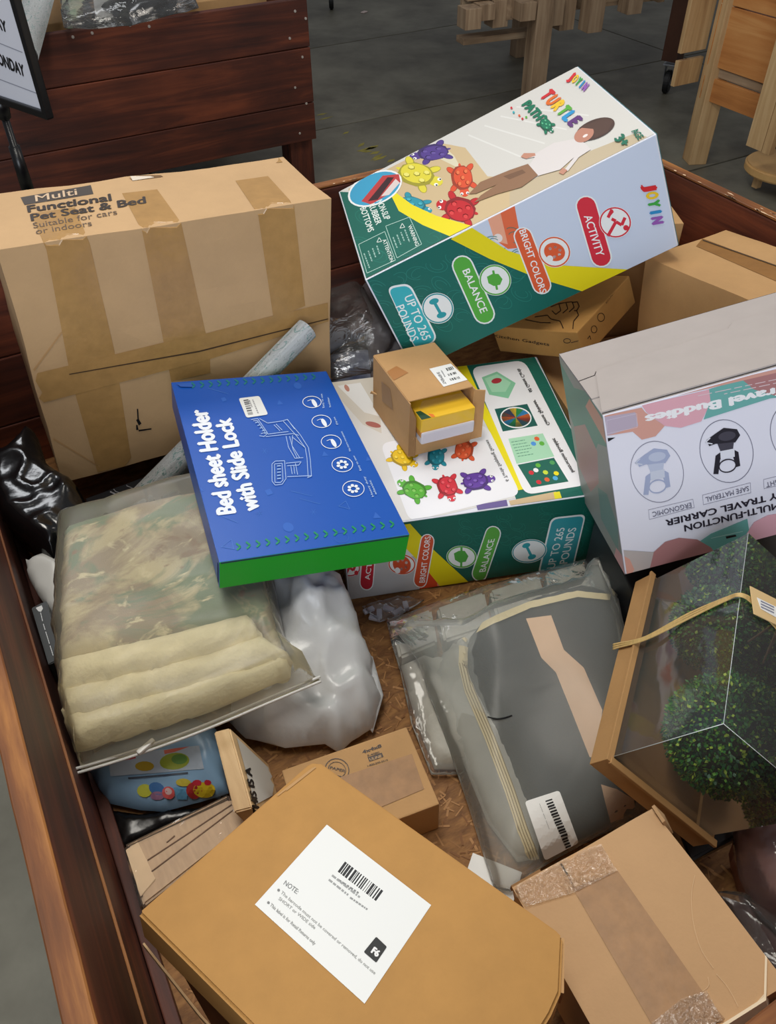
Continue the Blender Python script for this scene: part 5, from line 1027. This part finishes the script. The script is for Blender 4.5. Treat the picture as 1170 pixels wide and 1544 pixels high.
t = bag('clear_bag', [(583, 937, .376), (640, 914, .378), (700, 893, .378), (790, 866, .378), (870, 846, .378), (890, 843, .376), (898, 870, .375), (890, 930, .38), (800, 1000, .36), (760, 1110, .35), (695, 1168, .336), (650, 1168, .336), (620, 1090, .35), (603, 1010, .38), (590, 970, .41)], .006, CLR, None, s=.010, edge=.02, wr=lambda x, y, d: .006 * ridge(x, y, 13, 6, (1, .4), .5), btm=.0, bottom=None); tag(t, 'clear wrinkled plastic bag holding grey blocks, in front of the flat turtle carton', 'bag')
CUSH = mat('charcoal_fabric', (38, 40, 43), .8, var=(30, .15), bump=(400, .3)); TAN = mat('tan_foam', (226, 186, 150), .85, var=(12, .06)); TRIM = mat('cream_trim', (214, 196, 150), .7)
t = thing('seat_cushion', 'charcoal seat cushion with tan stripe and cream edging inside a frosted bag', 'cushion', P(820, 1100, .4))
oc = [(700, 1002, .375), (708, 962, .385), (750, 938, .395), (800, 916, .405), (870, 898, .41), (925, 905, .405), (944, 960, .39), (950, 1080, .375), (962, 1180, .355), (955, 1225, .35), (900, 1255, .348), (860, 1275, .345), (815, 1300, .342), (788, 1215, .348), (748, 1110, .358), (716, 1045, .368)]
ow = lambda x, y, d: .005 * noise.noise(Vector((x * 9, y * 9, 3))) + .003 * ridge(x, y, 4, 9.3, (1, .5), .35) * min(1, d / .03)
lp = bag('lower_pad', [(650, 1020, .35), (668, 985, .36), (720, 950, .37), (800, 930, .38), (880, 1000, .37), (900, 1200, .345), (830, 1290, .338), (780, 1300, .338), (735, 1240, .34), (690, 1130, .345)], .022, mat('grey_lining', (164, 162, 152), .8, var=(6, .2)), t, s=.012, edge=.03, bottom=ZF + .022)
cu = bag('cushion_body', oc, .052, CUSH, t, s=.011, edge=.035, wr=ow, btm=.004); bv = bvh_of(cu)
drape('tan_stripe', bv, [([(793, 933), (831, 928), (850, 980), (880, 1007), (908, 1071), (900, 1142), (889, 1142), (861, 1071), (838, 1014), (816, 992)], TAN), ([(906, 1183), (930, 1190), (955, 1205), (958, 1226), (920, 1240), (912, 1210)], TAN)], t, s=9, off=.001, label='tan stripe')
bv2 = bvh_of([cu, lp]); lf = [(716, 950), (704, 972), (703, 1000), (712, 1040), (742, 1110), (772, 1190), (792, 1250), (812, 1300)]
drape('edge_piping', bv2, [(ribbon([(x - 4, y + 3) for x, y in lf[1:]], 15), TRIM)], t, s=7, off=.003, label='cream side edging')
for k in range(4): drape('edge_piping', bv2, [(ribbon([(x + 3 - 4.3 * k, y + 1) for x, y in lf[2:]], 1.3), mat('trim_line', (132, 112, 70), .8))], t, s=7, off=.0042)
drape('edge_piping', bv2, [(ribbon([(700, 968), (712, 955), (750, 935), (800, 914), (870, 897), (918, 902)], 9), TRIM)], t, s=7, off=.004, label='cream side edging')
tube('seam_fold', cr([P(x, y, .43) for x, y in ((735, 1081), (752, 1084), (772, 1079))]), .0012, mat('deep_fold', (18, 18, 20), .9), t, 5)
FRO = film('frosted_film', (232, 236, 228), .20, .30, (5, .4), 1.25)
fo = [(594, 947, .41), (640, 944, .42), (699, 943, .425), (740, 920, .43), (800, 901, .44), (850, 890, .445), (876, 882, .45), (882, 862, .455), (891, 853, .46), (902, 852, .46), (915, 880, .455), (935, 925, .445), (952, 990, .43), (965, 1100, .40), (985, 1200, .37), (965, 1232, .36), (900, 1262, .352), (845, 1292, .346), (800, 1318, .343), (770, 1345, .341), (745, 1340, .341), (732, 1300, .342), (706, 1215, .345), (668, 1105, .36), (645, 1045, .375), (632, 1000, .385)]
t = bag('frosted_bag', fo, .052, FRO, None, s=.012, edge=.06, wr=lambda x, y, d: ow(x, y, d) + .004 + .006 * ridge(x, y, 5, 2.2, (1, .3), .35), btm=0); tag(t, 'large frosted plastic bag around the charcoal cushion with barcode sticker', 'bag')
bv = bvh_of(t)
drape('barcode_sticker', bv, [(rrect([(791, 1209), (843, 1192), (872, 1270), (821, 1297)], 5), WHITE_PAPER)] + [([(822 + 2.7 * k * .62, 1208 + 3.9 * k), (832 + 2.7 * k * .62, 1204.5 + 3.9 * k), (832.6 + 2.7 * k * .62, 1204.5 + 2 + 3.9 * k + (k % 3) * .5), (822.6 + 2.7 * k * .62, 1210 + 3.9 * k + (k % 3) * .5)], BLACK) for k in range(18)], t, s=6, off=.0012, label='white barcode sticker')
text_on('printed_text', bv, [('------ ---- ------', (812, 1213), (826, 1250), (4, -1), ink((120, 122, 124)), .0)], t, .0022)
t = slab('white_card', P(742, 1325, ZF + .004), (.075, .05, .002), WHITE_PAPER, None, yawM(-.9), .0004); tag(t, 'white paper card poking out under the frosted bag', 'card')

# ---- potted boxwood in its kraft tray with clear cover
c0, M, d0 = B['plant']; ax = [Vector([M[i][j] for i in range(3)]) for j in range(3)]; t = thing('kraft_display_tray', 'kraft cardboard tray with clear cover tied by raffia, right of the frosted bag', 'box', c0)
def PL(x, y, z): return W('plant', x, y, z)
wd = .032
def hx2(name, x0, x1, y0, y1, z0, z1, m, bev=.0008):
    c = Vector(c0) + ax[0] * (x0 + x1) / 2 + ax[1] * (y0 + y1) / 2 + ax[2] * (z0 + z1) / 2; return slab(name, c, (x1 - x0, y1 - y0, z1 - z0), m, t, M, bev)
hx, hy_, hz = [v / 2 for v in d0]; KR = mat('kraft_board', (176, 134, 84), .75, var=(14, .08), bump=(240, .12))
hx2('tray_floor', -hx, hx, -hy_, hy_, -hz - wd, -hz - wd + .003, CARD_IN); hx2('tray_wall', -hx - .003, -hx, -hy_ - .003, hy_ + .003, -hz - wd, -hz + .002, KR); hx2('tray_wall', hx, hx + .003, -hy_ - .003, hy_ + .003, -hz - wd, -hz + .002, KR); hx2('tray_wall', -hx, hx, -hy_ - .003, -hy_, -hz - wd, -hz + .002, KR); hx2('tray_wall', -hx, hx, hy_, hy_ + .003, -hz - wd, -hz + .002, KR)
hx2('rolled_rim', -hx - .006, -hx + .004, -hy_ - .006, hy_ + .006, -hz + .0, -hz + .004, KR); hx2('rolled_rim', -hx, hx + .006, -hy_ - .008, -hy_ + .002, -hz, -hz + .005, KR)
PVC = film('pvc_cover', (222, 228, 230), .085, .05, (4, .2), 1.5)
bm = bmesh.new(); q = .004
cs = [[PL(0, 0, 0) + ax[0] * (sx * (hx - q)) + ax[1] * (sy * (hy_ - q)) + ax[2] * zz_ for sx, sy in ((-1, -1), (1, -1), (1, 1), (-1, 1))] for zz_ in (-hz - .02, hz)]
va = [bm.verts.new(p) for p in cs[0]]; vb = [bm.verts.new(p) for p in cs[1]]; bm.faces.new(vb)
for i in range(4): bm.faces.new([va[i], va[(i + 1) % 4], vb[(i + 1) % 4], vb[i]])
frombm('clear_cover', bm, PVC, t)
for a, b_ in ((vb_, vb_2) for vb_, vb_2 in (((-1, -1), (1, -1)), ((-1, -1), (-1, 1)))):
    tube('cover_crease', [PL(a[0] * .965, a[1] * .975, 1), PL(b_[0] * .965, b_[1] * .975, 1)], .0004, mat('crease_white', (206, 214, 214), .3), t, 5)
tube('cover_crease', [PL(-.965, -.975, 1), PL(-.965, -.975, -1)], .0005, MATS['crease_white'], t, 5)
def on_pl(px, py, axis, val):
    n = ax[axis]; p0 = Vector(c0) + n * val; r = Vector(ray(px, py)); e = Vector(EYE); return e + r * ((p0 - e).dot(n) / r.dot(n))
RAF = mat('raffia', (206, 174, 112), .6, var=(60, .15), stretch=(1, 1, 6))
for k in range(3):
    o_ = (k - 1) * 3.2; w1 = on_pl(929, 974 + o_, 0, -hx - .006); 
    pts = [w1 - ax[2] * .004, w1 + ax[2] * .001, on_pl(974, 962 + o_ * .6, 0, -hx - .006), on_pl(1040, 928 + o_ * 1.1, 0, -hx + .000), on_pl(1095, 903 + o_ * .6, 0, -hx + .0), on_pl(1116, 897 + o_ * .5, 2, hz + .003), on_pl(1136, 908 + o_, 2, hz + .003), on_pl(1165, 938 + o_, 2, hz + .003), on_pl(1195, 972 + o_, 2, hz + .003)]
    tube('raffia_tie', cr(pts), .0022, RAF, t, 6, 'raffia strand', .5)
tg = [on_pl(x, y, 2, hz + .007) for x, y in ((1130, 884), (1205, 922), (1210, 962), (1136, 926))]
quad('paper_tag', tg, mat('tag_kraft', (222, 190, 136), .7), t, .0012, 'cream paper tag')
ts = [on_pl(x, y, 2, hz + .0085) for x, y in ((1141, 901), (1200, 930), (1200, 948), (1147, 918))]; quad('tag_sticker', ts, WHITE_PAPER, t, .0005)
for k in range(3):
    quad('tag_print', [on_pl(1147 + x, 905.5 + 4.2 * k + x * .47 + y, 2, hz + .0092) for x, y in ((0, 0), (20, 0), (20, 1.6), (0, 1.6))], ink((130, 130, 150)), t, .0002)
# foliage: thousands of small leaves on three clipped balls
GR = [mat('leaf_green_%s' % n_, c, .45, spec=.5) for n_, c in (('deep', (20, 84, 46)), ('mid', (44, 120, 44)), ('fresh', (100, 162, 48)), ('lime', (176, 206, 70)))]
pt_ = thing('boxwood_topiary', 'artificial green boxwood ball plant lying inside the clear covered tray', 'plant', PL(0, 0, 0))
rn = random.Random(11); LV, LF, LI = [], [], []
cents = [(on_pl(1097, 1108, 2, -.004), .079), (on_pl(1078, 948, 2, -.02), .062), (on_pl(1172, 960, 2, -.02), .058)]
for ci, (cc_, rr) in enumerate(cents):
    lc = [(cc_ - Vector(c0)).dot(a_) for a_ in ax]; lim = [hx - rr * 1.03, hy_ - rr * 1.03, hz - rr * .98]; cc_ = Vector(c0) + sum((ax[i_] * max(-lim[i_], min(lim[i_], lc[i_])) for i_ in range(3)), Vector((0, 0, 0)))
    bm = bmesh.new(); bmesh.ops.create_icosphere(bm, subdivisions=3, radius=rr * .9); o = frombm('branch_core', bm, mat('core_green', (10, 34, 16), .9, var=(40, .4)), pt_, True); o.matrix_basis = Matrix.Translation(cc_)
    for i in range(int(7000 * (rr / .079) ** 2)):
        d = Vector((rn.gauss(0, 1), rn.gauss(0, 1), rn.gauss(0, 1))).normalized(); p = cc_ + d * rr * rn.uniform(.88, 1.04); u = d.cross(Vector((rn.gauss(0, 1), rn.gauss(0, 1), rn.gauss(0, 1)))).normalized(); w_ = (d * rn.uniform(.2, 1) + d.cross(u) * rn.uniform(-1, 1)).normalized()
        l, h = rn.uniform(.0040, .0068), rn.uniform(.0016, .0026); b0 = len(LV); LV += [p - w_ * l * .5, p + u * h + w_ * l * .1, p + w_ * l * .7, p - u * h + w_ * l * .1]; LF.append([b0, b0 + 1, b0 + 2, b0 + 3]); LI.append(rn.choices((0, 1, 2, 3), (36, 36, 20, 8))[0])
o = put('foliage', LV, LF, GR, pt_, LI); o['kind'] = 'stuff'
bk = mat('dry_twig', (110, 84, 44), .7)
for a, b_ in (((1128, 968), (1168, 940)), ((1150, 1000), (1172, 948)), ((1158, 985), (1174, 952))): tube('twig', [on_pl(*a, 2, .05), on_pl(*b_, 2, .06)], .0016, bk, pt_, 5)
# things below and beside the tray
t = slab('black_carton', (.955, .60, .415), (.34, .19, .175), mat('matt_black_board', (20, 20, 23), .45), None, yawM(-.37), .003); tag(t, 'black carton in the shadow under the pastel carrier box', 'box')
t = hexa('clamshell_tray', [P(1000, 1190, .415), P(1098, 1180, .415), P(1112, 1262, .405), P(1040, 1300, .395)], [P(1000, 1200, .375), P(1098, 1190, .375), P(1112, 1268, .375), P(1042, 1304, .375)], mat('smoky_plastic', (34, 30, 28), .2), None, .004); tag(t, 'dark plastic tray edge under the kraft tray corner', 'tray')
PKC = mat('pink_plush', (170, 128, 120), .8, var=(9, .25)); 
t = bag('pink_plush', [(1112, 1252, .42), (1150, 1236, .42), (1210, 1240, .42), (1260, 1300, .42), (1250, 1380, .42), (1175, 1395, .40), (1148, 1372, .40), (1122, 1322, .40)], .045, PKC, None, s=.012, edge=.03, bottom=ZF + .004); tag(t, 'pinkish brown plush item in clear wrap at the right edge', 'toy')
t = bag('clear_wrap', [(1104, 1248, .425), (1150, 1228, .43), (1215, 1232, .43), (1270, 1300, .43), (1255, 1392, .42), (1172, 1408, .40), (1140, 1376, .40), (1114, 1322, .40)], .056, film('pinkish_wrap', (210, 190, 196), .16, .1, (16, 1.0), 1.5), None, s=.010, edge=.03, wr=lambda x, y, d: .012 * ridge(x, y, 10, 3, (1, .4), 1.1), btm=.03); tag(t, 'wrinkled clear wrap around the pinkish plush at the right edge', 'bag')
t = bag('dark_red_pouch', [(1085, 1350, .35), (1120, 1362, .36), (1175, 1405, .37), (1240, 1420, .37), (1240, 1500, .37), (1175, 1490, .36), (1120, 1420, .35)], .03, mat('dark_red_cloth', (60, 28, 30), .7), None, s=.012, edge=.03, bottom=ZF + .004); tag(t, 'dark red packet under wrinkled clear film in the lower right gap', 'package')
t = bag('clear_sleeve', [(1080, 1345, .37), (1120, 1352, .38), (1178, 1398, .39), (1245, 1415, .39), (1245, 1505, .39), (1172, 1500, .38), (1112, 1425, .37)], .034, CLR, None, s=.009, edge=.03, wr=lambda x, y, d: .012 * ridge(x, y, 18, 5), btm=.0); tag(t, 'wrinkled clear film lying over the dark red packet, lower right', 'bag')

# ---- jumble between the pet seat carton and the leaning toy carton
GY2 = mat('mauve_grey_poly', (112, 104, 106), .35, spec=.5, bump=(12, .5), var=(6, .2))
t = bag('grey_poly_bag', [(548, 408, .50), (575, 420, .50), (610, 500, .48), (640, 560, .46), (600, 585, .44), (560, 580, .44), (552, 500, .48), (538, 450, .50)], .05, GY2, None, s=.012, edge=.04, wr=lambda x, y, d: .01 * ridge(x, y, 8, 2), bottom=.35); tag(t, 'mauve grey plastic bag in the gap left of the leaning turtle carton', 'bag')
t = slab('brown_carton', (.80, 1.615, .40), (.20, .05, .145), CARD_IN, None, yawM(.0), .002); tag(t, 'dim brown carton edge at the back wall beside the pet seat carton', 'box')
HO = mat('white_hose', (196, 200, 214), .4, spec=.5)
t = thing('hose_attachment', 'white ribbed plastic fitting in clear wrap beside the pet seat carton', 'fitting', P(525, 510, .45))
tube('nozzle', cr([P(470, 530, .44), P(515, 500, .46), P(560, 480, .47)]), .030, HO, t, 20)
for k in range(5): tube('rib', [P(525 + 7 * k, 497 - 4 * k, .463), P(528 + 7 * k, 495 - 4 * k, .463)], .032, HO, t, 20)
tube('buckle', cr([P(x, y, .475) for x, y in ((498, 476), (514, 466), (522, 482), (503, 492), (498, 476))]), .004, HO, t, 8)
t = bag('clear_bag', [(495, 430, .53), (540, 425, .53), (575, 480, .52), (600, 520, .50), (580, 560, .47), (540, 566, .46), (497, 575, .45), (480, 520, .48)], .03, CLR, None, s=.009, edge=.04, wr=lambda x, y, d: .014 * ridge(x, y, 12, 7, (1, .5), .8), btm=.0); tag(t, 'crinkled clear bag around the white fitting beside the pet seat carton', 'bag')
t = bag('printed_mailer', [(492, 540, .43), (560, 530, .43), (610, 560, .42), (600, 600, .41), (500, 600, .41)], .02, mat('navy_white_film', (60, 72, 110), .3, var=(9, .9), dark=(190, 194, 206), bump=(16, .5)), None, s=.012, edge=.03, bottom=.36); tag(t, 'navy and white printed mailer behind the flat turtle carton', 'bag')
t = bag('dark_mailer', [(500, 480, .40), (560, 470, .40), (600, 540, .40), (500, 545, .40)], .02, BP, None, s=.014, edge=.03, bottom=.34); tag(t, 'dark glossy mailer at the bottom of the gap beside the pet seat carton', 'bag')
# scraps of hardware under the flat toy carton
t = thing('clear_hardware_bag', 'little clear bag of white plastic clips on the strand board under the turtle carton', 'bag', P(590, 915, .33))
for k, (x, y) in enumerate(((556, 920), (572, 926), (586, 918), (600, 922), (612, 914), (565, 932))): slab('clip', P(x, y, ZF + .008), (.022, .010, .007), mat('clip_white', (196, 198, 210), .35), t, yawM(k * 1.1), .002)
bag('film', [(545, 915, .335), (600, 900, .335), (640, 905, .335), (600, 930, .335), (572, 938, .335)], .012, CLR, t, s=.008, edge=.015, wr=lambda x, y, d: .006 * ridge(x, y, 30, 2))

# ---- goods in the back bin
t = slab('brown_carton', (.95, 3.9, .555), (.9, .7, .43), CARD, None, yawM(.05), .004); tag(t, 'brown carton inside the back bin showing along its rim', 'box')
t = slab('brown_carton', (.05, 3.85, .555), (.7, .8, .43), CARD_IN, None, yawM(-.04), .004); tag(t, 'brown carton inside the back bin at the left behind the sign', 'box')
S_ = P(415, -2, .775); t = slab('white_slip', (S_.x, S_.y + .2, .7735), (.16, .10, .002), WHITE_PAPER, None, yawM(.1), .0005); tag(t, 'white paper slip on the carton in the back bin', 'paper')
a = P(62, 30, .86); d_ = Vector((.23, .55, .12)); roll('floral_roll', a - d_ * .45 + Vector((0, .1, 0)), a + d_ * 1.1 + Vector((0, .1, 0)), .045, 'pale patterned paper roll leaning in the back bin behind the sign')
t = bag('clear_bag', [(96, 42, .84), (140, 44, .82), (200, 38, .82), (300, 12, .82), (280, -30, .82), (150, -30, .82), (90, 0, .84)], .05, CLR, None, s=.03, edge=.12, wr=lambda x, y, d: .03 * ridge(x, y, 6, 5), btm=.01, xmin=-9); tag(t, 'clear plastic bag of goods with white label in the back bin', 'bag')
t2 = bag('black_garment', [(140, 22, .80), (200, 34, .80), (270, 18, .80), (270, -20, .80), (150, -20, .80)], .05, BP, None, s=.03, edge=.1, wr=lambda x, y, d: .02 * ridge(x, y, 8, 1), bottom=.778, xmin=-9); tag(t2, 'black item inside the clear bag in the back bin', 'clothing')
t3 = bag('print_packet', [(96, 40, .80), (128, 42, .80), (140, 10, .80), (130, -20, .80), (92, -20, .80)], .04, mat('leaf_print', (90, 140, 110), .4, var=(14, .9), dark=(220, 210, 180)), None, s=.03, edge=.06, bottom=.778, xmin=-9); tag(t3, 'green and cream printed packet in the back bin beside the paper roll', 'package')
lb = PY(181, 22, 3.42); t4 = slab('shipping_label', lb + Vector((0, 0, .03)), (.17, .002, .09), WHITE_PAPER, None, [[1, 0, 0], [0, .9, -.43], [0, .43, .9]], .0005); tag(t4, 'white shipping label on the clear bag in the back bin', 'label')
